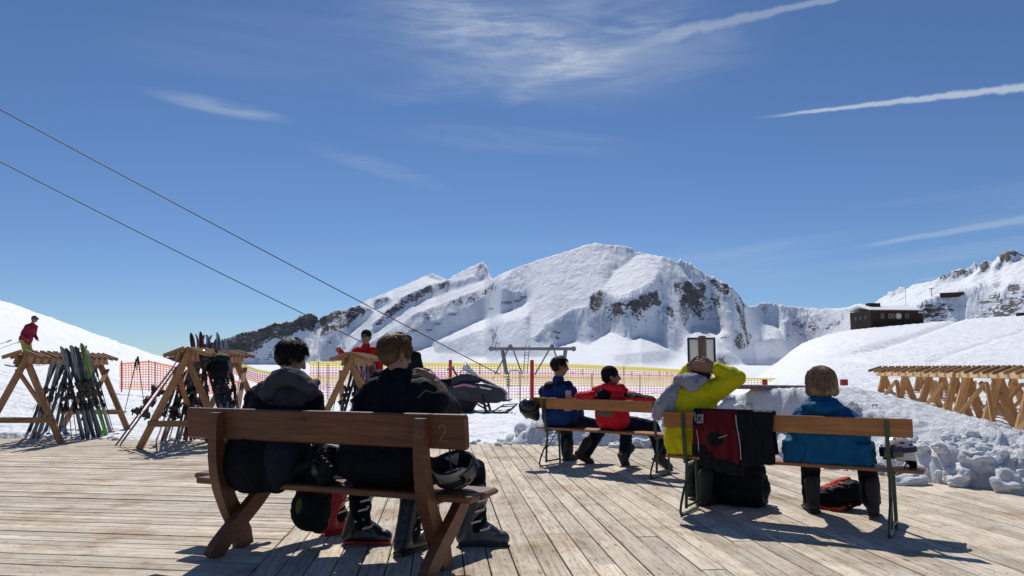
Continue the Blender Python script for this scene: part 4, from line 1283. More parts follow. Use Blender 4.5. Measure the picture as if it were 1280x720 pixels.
ski_boot((J['anL'].x, J['anL'].y, .10), (.5, .9), M['black_shell'], M['black_shell'], pr, 1.0)
fix_parent(pr)

# --- bench 3: man in the blue jacket
s = V((.566, 9.01, 0))
J = dict(pelvis=V((s.x, s.y, .57)), chest=BP(698, 503, O3, a3, .19), neck=BP(698, 475, O3, a3, .20), head=BP(700, 458, O3, a3, .22),
         shL=BP(682, 490, O3, a3, .18), shR=BP(713, 490, O3, a3, .18), elL=P(684, 515, 9.3), wrL=P(708, 520, 9.5), elR=P(722, 513, 9.0), wrR=P(726, 527, 9.25),
         hipL=s - U3 * .09 + F3 * .03 + V((0, 0, .53)), hipR=s + U3 * .09 + F3 * .03 + V((0, 0, .53)),
         knL=P(708, 538, 9.65), anL=P(709, 566, 9.45), knR=P(752, 534, 9.35), anR=P(731, 567, 9.15))
pr = person('person', 'man in a blue jacket seated at the left of the far bench', (s.x, s.y, .45))
fwd = (F3 * .6 + U3 * .75 + V((0, 0, -.1)))
b = Blob(); base_body(b, J); Lh = add_head(b, J['head'], fwd, (0, 0, 1), .98); add_hand(b, J['wrR'], U3, V((0, 0, -1)), 1, .5); add_hand(b, J['wrL'], U3, V((0, 0, -1)), -1, .5)
b.build('body', M['skin_tan'], pr, .010, 2)
hair_cap('hair', Lh, .98, M['hair_dark'], pr, 5, 1.02, fold=.008); hair_tufts('hair', Lh, .98, M['hair_dark'], pr, 260, 6, .045, -.05, .06, .4)
def mf(c):
    q = c - J['shR']
    if abs(q.dot(U3) - .02) < .032 and q.z < .02 and q.z > -.22 and q.dot(F3) > -.2: return 1
    if (c - V(J['shL'])).length < .085: return 2
    return 0
jacket(J, 1.0, 1.08, ([loc(O3, a3, .20, .19, .62), loc(O3, a3, .34, .19, .60)], [.145, .145])).build('jacket', [M['blue_cloth'], M['pink_cloth'], M['navy_cloth']], pr, .016, 3, .014, 9, 31, mf)
cb = Blob(); cb.cap(BP(686, 483, O3, a3, .17), BP(711, 481, O3, a3, .17), .060, .05); cb.ell(BP(687, 484, O3, a3, .13), (.07, .06, .055)); cb.build('collar', M['navy_cloth'], pr, .013, 3, .010, 14, 6)
trousers(J, 1.0, .075).build('trousers', M['navy_cloth'], pr, .016, 3, .012, 10, 33)
shoe(P(711, 567, 9.42), (.5, .6, -.1), M['rubber'], pr); shoe(P(729, 566, 9.12), (.6, .25, -.35), M['rubber'], pr)
fix_parent(pr)

# --- bench 3: person in the red jacket with arms along the backrest
s = V((1.15, 8.53, 0))
J = dict(pelvis=V((s.x, s.y, .57)), chest=BP(763, 506, O3, a3, .19), neck=BP(762, 486, O3, a3, .18), head=BP(764, 471, O3, a3, .20),
         shL=BP(746, 494, O3, a3, .16), shR=BP(781, 495, O3, a3, .16), elL=BP(725, 497, O3, a3, .06), wrL=BP(741, 494, O3, a3, .02), elR=BP(797, 499, O3, a3, .06), wrR=BP(815, 501, O3, a3, .03),
         hipL=s - U3 * .09 + F3 * .03 + V((0, 0, .53)), hipR=s + U3 * .09 + F3 * .03 + V((0, 0, .53)),
         knL=P(783, 537, 9.0), anL=P(781, 568, 8.98), knR=P(816, 534, 8.55), anR=P(826, 566, 8.5))
pr = person('person', 'person in a red jacket and black beanie resting one arm along the backrest', (s.x, s.y, .45))
fwd = (F3 * .55 + U3 * .8)
b = Blob(); base_body(b, J, .97); Lh = add_head(b, J['head'], fwd, (0, 0, 1), .97); add_hand(b, J['wrR'], U3 * .9 + V((0, 0, -.3)), V((0, 0, -1)), 1, .5); add_hand(b, J['wrL'], V((1, -.2, .1)), V((0, 0, -1)), -1, .4)
b.build('body', M['skin_tan'], pr, .010, 2)
hair_cap('beanie', Lh, .98, M['knit'], pr, 5, 1.10, fold=.004)
def mf(c):
    q = c - J['chest']
    if abs(q.dot(U3) + .0) < .10 and q.z < .03 and q.z > -.12 and q.dot(F3) < .0: return 1
    if c.z < .56: return 0
    d = c - J['shR']
    if d.dot(U3) > .04 and d.z > -.01 and d.z < .045: return 2
    return 0
jacket(J, .96, 1.04, ([loc(O3, a3, .93, .19, .74), loc(O3, a3, 1.03, .19, .72)], [.14, .14])).build('jacket', [M['red_cloth'], M['taupe_cloth'], M['black_cloth']], pr, .015, 3, .014, 9, 41, mf)
cb = Blob(); cb.chain([BP(744, 488, O3, a3, .12), BP(760, 484, O3, a3, .09), BP(776, 485, O3, a3, .10), BP(784, 492, O3, a3, .12)], [.045, .05, .05, .035]); cb.build('hood', M['red_cloth'], pr, .013, 3, .012, 14, 6)
cb = Blob(); cb.ell(BP(757, 493, O3, a3, .075), (.10, .055, .07)); cb.build('hood_lining', M['black_cloth'], pr, .013, 3, .010, 14, 6)
trousers(J, .98, .07).build('trousers', M['navy_cloth'], pr, .016, 3, .013, 10, 43)
shoe(P(782, 570, 8.98), (.25, .3, -.55), M['rubber'], pr); shoe(P(828, 570, 8.5), (.5, .35, -.35), M['rubber'], pr, 1.05)
fix_parent(pr)

# --- bench 2: person in yellow-green with hands clasped behind the head
s = V((1.48, 6.18, 0))
J = dict(pelvis=V((s.x, s.y, .56)), chest=BP(863, 506, O2, a2, .20), neck=BP(868, 480, O2, a2, .18), head=BP(876, 467, O2, a2, .34),
         shL=BP(846, 495, O2, a2, .20), shR=BP(888, 489, O2, a2, .18), elL=BP(853, 476, O2, a2, .56), wrL=BP(862, 462, O2, a2, .26), elR=BP(920, 472, O2, a2, .20), wrR=BP(897, 461, O2, a2, .19),
         hipL=s - U2 * .09 + F2 * .03 + V((0, 0, .52)), hipR=s + U2 * .09 + F2 * .03 + V((0, 0, .52)),
         knL=loc(O2, a2, .16, .72, .50), anL=P(868, 606, 6.75), knR=loc(O2, a2, .40, .70, .50), anR=P(884, 612, 6.5))
pr = person('person', 'person in a yellow-green top with hands clasped behind the head', (s.x, s.y, .45))
fwd = (F2 * .8 + V((0, 0, .35)))
b = Blob(); base_body(b, J, 1.0); Lh = add_head(b, J['head'], fwd, V((0, 0, 1)) - F2 * .4, 1.0)
add_hand(b, BP(894, 460, O2, a2, .19), V((-.9, .1, .10)), V((.1, 1, .1)), 1, .30, 1.12); add_hand(b, BP(861, 459, O2, a2, .20), V((.9, -.2, .20)), V((-.1, 1, .1)), -1, .30, 1.08)
b.build('body', M['skin_tan'], pr, .008, 2)
hair_cap('hair', Lh, 1.0, M['hair_dark'], pr, 5, 1.0, fold=.008); hair_tufts('hair', Lh, 1.0, M['hair_dark'], pr, 260, 16, .045, -.05, .06, .4)
jb = jacket(J, 1.02, 1.10, ([loc(O2, a2, .17, .20, .72), loc(O2, a2, .17, .18, .57)], [.155, .16]))
jb.cap(BP(889, 491, O2, a2, .18), BP(915, 475, O2, a2, .19), .090, .072); jb.box(loc(O2, a2, .175, .185, .555), (.36, .26, .20), Euler((0, 0, a2)))
jb.build('jacket', M['yellow_cloth'], pr, .012, 3, .018, 10, 51, fine=.001, stretch=(1.1, 1, .5))
cb = Blob(); cb.ell(BP(860, 474, O2, a2, .10), (.125, .045, .050), Euler((0, R(-4), a2))); cb.chain([BP(848, 474, O2, a2, .11), BP(866, 484, O2, a2, .06), BP(880, 474, O2, a2, .09)], [.030, .040, .026]); cb.cap(BP(862, 476, O2, a2, .07), BP(867, 486, O2, a2, .055), .055, .030)
cb.build('hood', M['pale_cloth'], pr, .008, 3, .014, 13, 6, stretch=(1, 1, .35))
cb = Blob(); cb.chain([BP(848, 480, O2, a2, .12), BP(838, 492, O2, a2, .08), BP(828, 508, O2, a2, .06), BP(821, 519, O2, a2, .06)], [.030, .050, .062, .040]); cb.cap(BP(842, 488, O2, a2, .08), BP(838, 520, O2, a2, .07), .035, .040)
cb.build('draped_sweater', M['pale_cloth'], pr, .009, 3, .020, 12, 8, stretch=(1.3, 1, .3))
trousers(J, 1.0, .075).build('trousers', M['dark_trouser'], pr, .015, 3, .013, 10, 53)
shoe(J['anL'], (.6, .8), M['rubber'], pr, 1.05); shoe(P(884, 617, 6.42), (.65, .5), M['rubber'], pr, 1.1)
fix_parent(pr)

# --- bench 2: woman in the bright blue jacket
s = V((2.373, 5.625, 0))
J = dict(pelvis=V((s.x, s.y, .56)), chest=BP(1030, 530, O2, a2, .21), neck=BP(1028, 502, O2, a2, .22), head=BP(1027, 478, O2, a2, .25),
         shL=BP(1006, 522, O2, a2, .20), shR=BP(1053, 524, O2, a2, .20), elL=BP(994, 552, O2, a2, .26), wrL=P(1015, 565, 6.05), elR=BP(1067, 556, O2, a2, .22), wrR=P(1068, 566, 5.8),
         hipL=s - U2 * .10 + F2 * .03 + V((0, 0, .52)), hipR=s + U2 * .10 + F2 * .03 + V((0, 0, .52)),
         knL=P(1013, 578, 6.15), anL=P(1014, 622, 6.12), knR=P(1083, 577, 5.95), anR=P(1089, 626, 5.88))
pr = person('person', 'woman with light brown bobbed hair in a bright blue jacket', (s.x, s.y, .45))
fwd = (F2 * 1 - U2 * .15 + V((0, 0, -.1)))
b = Blob(); base_body(b, J, .92); Lh = add_head(b, J['head'], fwd, (0, 0, 1), .95); add_hand(b, J['wrR'], F2, V((0, 0, -1)), 1, .5, .92); add_hand(b, J['wrL'], F2, V((0, 0, -1)), -1, .5, .92)
b.build('body', M['skin'], pr, .010, 2)
def ex_(b, L, rot):
    b.ell(L(0, -.03, -.02), (.100, .085, .095), rot); b.cap(L(-.088, .0, .02), L(-.092, .0, -.075), .030, .034); b.cap(L(.088, .0, .02), L(.092, .0, -.075), .030, .034)
    b.cap(L(-.05, -.065, -.07), L(.05, -.065, -.07), .045, .045); b.ell(L(0, -.015, .055), (.095, .10, .07), rot)
hair_cap('hair', Lh, .90, M['hair_light'], pr, 5, 1.0, extra=ex_, fold=.004)
m_ = MB(); rn = random.Random(5)
_pz = [-.13, -.10, -.06, -.01, .04, .08, .105, .122, .130]; _pr = [.058, .078, .098, .108, .107, .092, .070, .042, .012]
for lk_ in range(95):
    an = rn.uniform(PI * .80, PI * 2.20)
    z0_ = rn.uniform(.05, .130); z1_ = -.100 + rn.gauss(0, .016); ou = rn.gauss(1.0, .030); dr = rn.gauss(0, .22); fl_ = rn.gauss(0, .012); ph_ = rn.uniform(0, 6); wv_ = rn.uniform(.0, .006)
    for q in range(15):
        a0_ = rn.gauss(0, .13); rr0 = rn.gauss(0, .005); z0 = z0_ + rn.gauss(0, .008); z1 = z1_ + rn.gauss(0, .010); pts = []
        for k_ in range(7):
            t_ = k_ / 6; z = min(.131, z0 + (z1 - z0) * t_); r_ = max(.004, float(np.interp(z, _pz, _pr)) * ou + rr0 + fl_ * t_ ** 2 + wv_ * math.sin(t_ * 6 + ph_))
            aa_ = an + a0_ * (1 - .55 * t_) + dr * t_ * .5 + .03 * math.sin(t_ * 5 + ph_)
            pts.append(Lh(r_ * math.cos(aa_) * .97, -.015 + r_ * math.sin(aa_), z + .004))
        w_ = rn.uniform(.0014, .0030)
        m_.tube(pts, [w_ * .7, w_, w_, w_, w_, w_ * .8, w_ * .25], 3, caps=False)
m_.build('hair', M['hair_light'], pr, smooth=True, fix=False)
jb = jacket(J, .97, 1.18, ([loc(O2, a2, 1.07, .20, .68), loc(O2, a2, 1.35, .20, .68)], [.15, .15]))
jb.box(loc(O2, a2, 1.21, .185, .53), (.60, .25, .15), Euler((0, 0, a2))); jb.cap(loc(O2, a2, 1.08, .17, .64), loc(O2, a2, 1.32, .17, .64), .13, .13); jb.cap(BP(1017, 506, O2, a2, .2), BP(1039, 507, O2, a2, .2), .062, .060); jb.chain([BP(1012, 530, O2, a2, .18), BP(998, 552, O2, a2, .17), loc(O2, a2, .97, .16, .53)], [.10, .10, .085]); jb.chain([BP(1048, 532, O2, a2, .18), BP(1063, 556, O2, a2, .17), loc(O2, a2, 1.45, .16, .53)], [.10, .10, .085])
jb.build('jacket', M['teal_cloth'], pr, .012, 3, .022, 9, 61, fine=.001, stretch=(1.1, 1, .40))
cb = Blob(); cb.chain([BP(1008, 508, O2, a2, .12), BP(1028, 513, O2, a2, .08), BP(1048, 509, O2, a2, .12)], [.035, .045, .035]); cb.ell(BP(1030, 507, O2, a2, .13), (.10, .06, .04)); cb.build('hood', M['teal_cloth'], pr, .011, 3, .010, 14, 6)
trousers(J, .95, .07).build('trousers', M['dark_trouser'], pr, .015, 3, .013, 10, 63)
shoe(P(1015, 624, 6.1), (.1, .8), M['rubber'], pr); shoe(P(1091, 628, 5.88), (.4, .8), M['rubber'], pr)
fix_parent(pr)

# --- standing people beyond the terrace
def standing(origin, label, jm, tm, h=1.78, face=(0, -1, 0), arms=None, hat=None, lean=(0, 0), hair=None, glasses=False, voxel=.018, name='person', group=None, boots=True, sk=None, bend=0.0):
    o = V(origin); k = h / 1.78
    f = V(face).normalized(); r = V((f.y, -f.x, 0)); le = V((lean[0], lean[1], 0))
    Wp = lambda x, y, z: o + r * x * k + f * y * k + V((0, 0, z * k)) + le * (z / 1.5)
    J = dict(pelvis=Wp(0, -.02 - bend, .98), chest=Wp(0, 0, 1.30), neck=Wp(0, .01, 1.50), head=Wp(0, .03 + bend * .3, 1.655),
             shL=Wp(-.18, 0, 1.40), shR=Wp(.18, 0, 1.40), elL=Wp(-.26, .0, 1.12), elR=Wp(.26, .0, 1.12), wrL=Wp(-.24, .14, .90), wrR=Wp(.24, .14, .90),
             hipL=Wp(-.09, -bend, .92), hipR=Wp(.09, -bend, .92), knL=Wp(-.11, .04 + bend, .50), knR=Wp(.11, .04 + bend, .50), anL=Wp(-.12, -.02, .12), anR=Wp(.12, -.02, .12))
    if arms: J.update({q: Wp(*v) for q, v in arms.items()})
    pr = person(name, label, o, group)
    b = Blob(); base_body(b, J, k); L = add_head(b, J['head'], f, (0, 0, 1), k)
    for s_, sg in (('R', 1), ('L', -1)):
        d = (V(J['wr' + s_]) - V(J['el' + s_])).normalized()
        add_hand(b, J['wr' + s_], d, f, sg, .6, k)
    b.build('body', sk or M['skin_tan'], pr, voxel * .6, 2)
    hair_cap('hat' if hat else 'hair', L, k, hat or hair or M['hair_dark'], pr, 5, 1.09 if hat else 1.02, fold=.004)
    if glasses:
        m = MB(); 
        for q in (-.03, .03): m.ball(L(q, .088, .012), (.026, .012, .019), None, 10, 6)
        m.tube([L(-.08, .02, .014), L(-.055, .08, .014), L(.055, .08, .014), L(.08, .02, .014)], .005, 5)
        m.build('sunglasses', M['lens'], pr, True)
    jacket(J, k, 1.05, ([Wp(0, 0, 1.1), Wp(0, -.02, .90)], [.15 * k, .16 * k])).build('jacket', jm, pr, voxel, 3, .014, 9, 7)
    trousers(J, k, .08).build('trousers', tm, pr, voxel, 3, .012, 9, 8)
    if boots:
        for s_ in 'LR': ski_boot((J['an' + s_].x, J['an' + s_].y, o.z + .10), (f.x, f.y), M['black_shell'], M['black_shell'], pr, k)
    fix_parent(pr)
    return pr, J, L
pz = float(field_z(-2.62, 13.4))
g = P(457, 470, 13.4)
standing((g.x, 13.4, pz), 'person in red jacket, dark hat and sunglasses standing with a raised glass', M['scarlet_cloth'], M['dark_trouser'], 1.88, (-.12, -1, 0),
         arms=dict(elR=(.28, .06, 1.18), wrR=(.36, .25, 1.40), elL=(-.25, .05, 1.12), wrL=(-.16, .24, 1.0)), hat=M['knit'], glasses=True, voxel=.016)
g2 = P(508, 470, 13.7)
standing((g2.x, 13.7, pz), 'dark-coated person in a beanie half hidden behind the fair-haired man', M['black_cloth'], M['dark_trouser'], 1.80, (.2, -1, 0), hat=M['knit'])
# glass in the raised hand
gg = P(430, 433, 13.1)
gm_, nd, lk, bb = new_mat('clear_glass'); bb.inputs['Base Color'].default_value = (.9, .93, .95, 1); bb.inputs['Roughness'].default_value = .05; bb.inputs['Transmission Weight'].default_value = .7; bb.inputs['IOR'].default_value = 1.45
M['glass'] = gm_
# skier on the left slope
sx, sy = P(26, 459, 27).x, 27.0
sz = float(field_z(sx, sy))
spr, SJ, SL_ = standing((sx, sy, sz), 'skier in a maroon jacket, olive trousers and helmet gliding down the left slope', M['maroon_cloth'], M['olive_cloth'], 1.86, (1, -.15, 0), hat=M['grey_cloth'], glasses=False, voxel=.02,
                        arms=dict(elL=(-.26, -.04, 1.14), wrL=(-.25, .12, .98), elR=(.26, -.04, 1.14), wrR=(.25, .12, .98)), lean=(.30, 0), bend=.10)
m = MB()
r_ = Vector((0, 1, 0))
m.bar(SL_(-.07, .085, .02), SL_(.07, .085, .02), .03, .075)
gl = m.build('goggles', M['lens'], spr); gl.matrix_parent_inverse = spr.matrix_world.inverted()
# ------------------------------------------------------------------ ski racks
M['rack'] = wood_mat('rack_timber', (.20, .095, .042), (.34, .18, .085), (.46, .27, .14), grain=(1.0, 10, 10), rough=.65, spec=.3, scale=3, rand=.16, bmp=.2)
M['rack_mid'] = wood_mat('golden_rack_timber', (.40, .21, .085), (.58, .34, .15), (.70, .45, .22), grain=(1.0, 10, 10), rough=.6, spec=.3, scale=3, rand=.22, bmp=.2)
M['rack_new'] = wood_mat('pale_rack_timber', (.60, .36, .15), (.78, .52, .26), (.88, .64, .36), grain=(1.0, 10, 10), rough=.6, spec=.3, scale=3, rand=.14, bmp=.2)
def stick(name, parent, a, b, w, h, mat, up=(0, 0, 1), bev=.003):
    """a board between two points with its own local X along the grain"""
    a, b = V(a), V(b); x = (b - a); L = x.length; x.normalize(); up = V(up)
    y = up.cross(x)
    if y.length < 1e-4: y = V((0, 1, 0))
    y.normalize(); z = x.cross(y)
    o = MB().box((0, 0, 0), (L, w, h), None, 0, bev).build(name, mat, parent)
    o.matrix_local = Matrix((( x.x, y.x, z.x, (a.x + b.x) / 2), (x.y, y.y, z.y, (a.y + b.y) / 2), (x.z, y.z, z.z, (a.z + b.z) / 2), (0, 0, 0, 1)))
    return o
def make_rack(origin, rz, label, L=2.5, H=1.36, mat='rack', slatm=None, group=None, spread=.60, nslat=13, frames=2, buried=0.0, seed=0, low=True, legw=.095):
    """A-frames joined by two leaning top boards; short slats lie across the ridge"""
    rn = random.Random(seed)
    t = empty('ski_rack', origin, rz); tag(t, label, 'ski rack', group)
    m = M[mat]; ms = M[slatm or mat]; msl = M['rack'] if slatm else m
    # ridge along local Y
    for k in range(frames):
        y = .12 + (L - .24) * k / (frames - 1)
        for sg in (-1, 1):
            stick('leg', t, (-sg * .055, y + sg * .024, H + .03), (sg * spread, y + sg * .024, -buried), .045 * legw / .095, legw, m, up=(1, 0, .4))
        if low: stick('cross_rail', t, (-spread * .80, y - .055, .36), (spread * .80, y - .055, .36), .035, .085, m)
    for k in range(frames - 1):   # braces
        y0 = .12 + (L - .24) * k / (frames - 1); y1 = .12 + (L - .24) * (k + 1) / (frames - 1)
        sg = 1 if k % 2 else -1
        stick('brace', t, (sg * .16, y0 + .06, H - .22), (sg * .42, (y0 + y1) / 2 + .25, .42), .032, .07, m, up=(1, 0, 0))
        stick('brace', t, (-sg * .20, y1 - .06, H - .22), (-sg * .46, (y0 + y1) / 2 - .2, .30), .032, .07, m, up=(1, 0, 0))
    for sg in (-1, 1):
        stick('top_board', t, (sg * .092, 0, H - .055), (sg * .092, L, H - .055), .03, .155, ms, up=(-sg * .30, 0, 1))
    for k in range(nslat):
        y = .04 + (L - .08) * k / (nslat - 1)
        a = rn.uniform(-.02, .02)
        for sg in (-1, 1):
            stick('slat', t, (sg * .02, y + a, H + .065), (sg * .31, y + a + rn.uniform(-.015, .015), H - .035 + rn.uniform(-.012, .012)), .036, .055, msl)
    return t
RK1 = (-7.50, 11.35, 0.0); RK2 = (-4.70, 10.62, 0.0); RK3 = (-2.62, 11.9, -.10)
make_rack(RK1, R(1.5), 'timber ski rack at the far left with green and dark skis leaning on it', 2.35, 1.34, seed=1)
make_rack(RK2, R(2), 'timber ski rack behind the left end of the near bench, crowded with skis', 2.3, 1.37, seed=2)
make_rack(RK3, R(-2), 'timber ski rack on the snow in front of the person in red', 2.1, 1.42, seed=3, spread=.62)
gl_ = [('long empty pale ski rack nearest the snow bank at the right edge', (8.02, 10.55, -.25), 2.8), ('empty pale ski rack at the far left end of the right-hand row', (8.05, 13.42, -.25), 2.8),
       ('empty pale ski rack hidden behind the near one of the right-hand row', (8.85, 10.75, -.25), 2.8), ('empty pale ski rack standing behind the far end of the right-hand row', (8.95, 13.6, -.25), 2.7),
       ('empty pale ski rack at the very back right of the row', (9.75, 11.6, -.25), 2.8)]
for i, (lb, oo, LL) in enumerate(gl_):
    make_rack(oo, R(-1 + i), lb, LL, 1.36, 'rack_mid', 'rack_new', 'empty ski racks pushed together on the snow', .50, 11, 4, .25, 10 + i, low=False, legw=.125)

# ------------------------------------------------------------------ skis and poles
def ski_mats(name, base, stripe, tipc=None):
    m, nd, lk, b = new_mat(name)
    tc = nd.new('ShaderNodeTexCoord'); w = nd.new('ShaderNodeTexNoise'); mp = nd.new('ShaderNodeMapping'); mp.inputs['Scale'].default_value = (1.6, 16, 2)
    lk.new(tc.outputs['Object'], mp.inputs['Vector']); lk.new(mp.outputs[0], w.inputs['Vector']); w.inputs['Scale'].default_value = 1.4; w.inputs['Detail'].default_value = 2
    c = ramp(nd, lk, w.outputs['Fac'], [(.44, base), (.50, stripe), (.60, stripe), (.64, base)])
    lk.new(c, b.inputs['Base Color']); b.inputs['Roughness'].default_value = .3
    return m
SK = {
 'dark': ski_mats('dark_ski', (.010, .014, .022), (.05, .07, .10)),
 'navy': ski_mats('navy_ski', (.012, .03, .07), (.20, .25, .32)),
 'green': ski_mats('lime_ski', (.16, .50, .03), (.05, .12, .03)),
 'white': ski_mats('white_ski', (.62, .64, .68), (.12, .14, .2)),
 'red': ski_mats('red_ski', (.34, .015, .025), (.02, .02, .03)),
 'grey': ski_mats('grey_ski', (.10, .11, .13), (.38, .38, .40)),
}
def ski_mesh(name, L=1.66):
    """ski along local X (tail at 0), base at z=0, tip curved upwards"""
    v = []; f = []; xs = [0, .01, .10, .35, .7, .9, 1.2, 1.4, 1.5, 1.56, 1.60, 1.64, 1.66]
    ws = [.64 * q for q in [.030, .046, .049, .042, .036, .036, .043, .053, .055, .052, .045, .028, .010]]
    zs = [.012, .006, 0, .001, .002, .002, .001, .0, .010, .026, .044, .070, .086]
    for x, w, z in zip(xs, ws, zs):
        x = x * L / 1.66
        th = .008 if x > 1.4 or x < .1 else .014
        v += [(x, -w, z), (x, w, z), (x, w * .96, z + th), (x, -w * .96, z + th)]
    n = len(xs)
    for i in range(n - 1):
        for k in range(4):
            f.append((i * 4 + k, i * 4 + (k + 1) % 4, i * 4 + 4 + (k + 1) % 4, i * 4 + 4 + k))
    f += [(3, 2, 1, 0), ((n - 1) * 4, (n - 1) * 4 + 1, (n - 1) * 4 + 2, (n - 1) * 4 + 3)]
    me = bpy.data.meshes.new(name); me.from_pydata(v, [], f)
    bm = bmesh.new(); bm.from_mesh(me); bmesh.ops.recalc_face_normals(bm, faces=bm.faces); bm.to_mesh(me); bm.free()
    return me
M['binding'] = plain_mat('binding_plastic', (.012, .013, .015), .4)
def binding_mesh():
    m = MB()
    m.box((.98, 0, .030), (.11, .065, .035), None, 0, .006); m.box((1.00, 0, .058), (.07, .05, .035), None, 0, .008)
    m.box((.62, 0, .030), (.13, .062, .035), None, 0, .006); m.box((.60, 0, .065), (.09, .045, .06), None, 0, .010); m.box((.545, 0, .085), (.06, .03, .018), Euler((0, R(-25), 0)))
    m.box((.80, 0, .020), (.30, .04, .012))
    m.box((.80, 0, .045), (.10, .075, .03)); m.box((.58, 0, .10), (.05, .055, .05), Euler((0, .5, 0)), 0, .01); m.box((1.02, 0, .085), (.05, .06, .03), Euler((0, -.4, 0)), 0, .008)
    for s_ in (-1, 1): m.tube([(.66, s_ * .045, .03), (.60, s_ * .052, .0), (.53, s_ * .055, -.035)], .004, 5)
    return m
bmesh_ = None
def ski_pair(foot, top, roll, kind, label, group, L=1.66, apart=.0, n=2, crossed=.02):
    """pair of skis standing on their tails: foot on the ground, leaning towards top; roll = way the upper sides face"""
    global bmesh_
    foot = V(foot); d = (V(top) - foot).normalized(); z = V(roll); z = (z - d * z.dot(d)).normalized(); y = z.cross(d)
    t = empty('ski_pair', foot); tag(t, label, 'skis', group)
    t.matrix_world = Matrix(((d.x, y.x, z.x, foot.x), (d.y, y.y, z.y, foot.y), (d.z, y.z, z.z, foot.z), (0, 0, 0, 1)))
    for i in range(n):
        me = ski_mesh('ski', L); me.materials.append(SK[kind])
        o = bpy.data.objects.new('ski', me); link(o, t)
        o.location = (0, (i - .5) * (.034 + apart) * 2, 0); o.rotation_euler = (0, 0, (i - .5) * crossed * 2)
        if n == 2 and apart < 0:
            o.location = (0, 0, .016 if i else -.016); o.rotation_euler = (PI if i == 0 else 0, 0, 0)
        if bmesh_ is None:
            bo = binding_mesh().build('binding', M['binding'], o); bmesh_ = bo.data
        else:
            bo = bpy.data.objects.new('binding', bmesh_); link(bo, o)
        bo.scale = (L / 1.66, 1, 1)
    return t
pole_me = None
M['pole'] = plain_mat('pole_aluminium', (.05, .05, .055), .35, .6)
def pole(foot, top, label, group, L=1.18, mat=None):
    foot = V(foot); d = (V(top) - foot).normalized()
    up = V((0, 0, 1)) if abs(d.z) < .99 else V((1, 0, 0))
    y = up.cross(d).normalized(); x = y.cross(d)
    t = empty('ski_pole', foot); tag(t, label, 'ski pole', group)
    t.matrix_world = Matrix(((x.x, y.x, d.x, foot.x), (x.y, y.y, d.y, foot.y), (x.z, y.z, d.z, foot.z), (0, 0, 0, 1)))
    MB().tube([(0, 0, 0), (0, 0, .06), (0, 0, L - .12)], [.003, .006, .009], 7).build('shaft', mat or M['pole'], t)
    m = MB(); m.tube([(0, 0, L - .14), (0, 0, L - .10), (0, 0, L - .01), (0, 0, L + .01)], [.013, .018, .017, .022], 9); m.build('grip', M['rubber'], t)
    m = MB(); m.tube([(0, 0, .055), (0, 0, .065), (0, 0, .072)], [.038, .034, .008], 12); m.build('basket', M['rubber'], t)
    m = MB(); m.tube([(0, 0, L), (.03, 0, L - .03), (.045, 0, L - .12), (.03, .01, L - .2), (.01, 0, L - .06)], .004, 5); m.build('strap', M['rubber'], t)
    return t
def B(rk, x, y, z=0.0): return V((rk[0] + x, rk[1] + y, rk[2] + z))
g1 = 'skis leaning on the far left rack'
ski_pair(G(107, 549), P(84, 430, 11.55), (.2, -1, .2), 'navy', 'dark blue pair of skis with wide tips left of the green pair', g1)
ski_pair(G(121, 548), P(88, 428, 11.75), (.3, -1, .2), 'dark', 'black and silver pair of skis directly left of the green pair', g1, 1.62)
ski_pair(G(130, 546), P(94, 424, 11.75), (.4, -1, .2), 'green', 'lime green pair of skis leaning on the far left rack', g1, 1.78)
ski_pair(G(37, 545), P(78, 446, 12.3), (-.4, .8, .3), 'dark', 'black skis leaning from the left side of the far left rack', g1, 1.55)
ski_pair(G(52, 544), P(84, 444, 12.6), (-.4, .8, .3), 'navy', 'dark blue skis behind the black pair at the left rack', g1, 1.55)
ski_pair(G(136, 543), P(104, 445, 12.6), (.5, -.6, .2), 'grey', 'grey pair of skis behind the green ones', g1, 1.55)
for a, b_, lb in [((96, 548), (86, 470), 'ski pole hanging between the dark skis on the far left rack'), ((82, 546), (82, 470), 'ski pole standing under the ridge of the far left rack'),
                  ((143, 544), (120, 462), 'ski pole leaning right of the green skis'), ((60, 546), (74, 468), 'ski pole left of the dark blue skis'), ((90, 552), (83, 476), 'second ski pole between the dark skis')]:
    f_ = G(*a); pole(f_, P(b_[0], b_[1], f_.y - .1), lb, 'ski poles at the far left rack')
g2_ = 'skis crowded on the rack behind the near bench'
ski_pair(G(147, 557), P(228, 446, 10.75), (-.65, -.6, .55), 'red', 'dark red and black pair of skis leaning far out to the left', g2_, 1.86, -.001)
ski_pair(G(196, 551), P(236, 440, 11.2), (-.6, -.6, .5), 'grey', 'grey skis just inside the leaning left leg of the middle rack', g2_, 1.60)
ski_pair(G(212, 549), P(243, 436, 11.5), (-.6, -.6, .5), 'white', 'white and black skis beneath the ridge of the middle rack', g2_, 1.62)
ski_pair(G(232, 551), P(252, 428, 11.7), (-.5, -.8, .3), 'red', 'red-tipped pair of skis fanned above the middle rack', g2_, 1.72)
ski_pair(G(262, 552), P(246, 424, 11.6), (.3, -1, .3), 'red', 'dark red skis whose tips cross above the middle rack', g2_, 1.74)
ski_pair(G(300, 560), P(262, 434, 11.3), (.4, -1, .3), 'dark', 'black skis under the hanging helmet', g2_, 1.60)
ski_pair(P(287, 548, 11.2) * 1, P(266, 418, 11.9), (.2, -1, .2), 'white', 'tall white pair of skis at the right end of the middle rack', g2_, 1.80, .008)
ski_pair(P(301, 548, 11.6), P(276, 424, 12.2), (.2, -1, .2), 'grey', 'silver skis behind the tall white pair', g2_, 1.72)
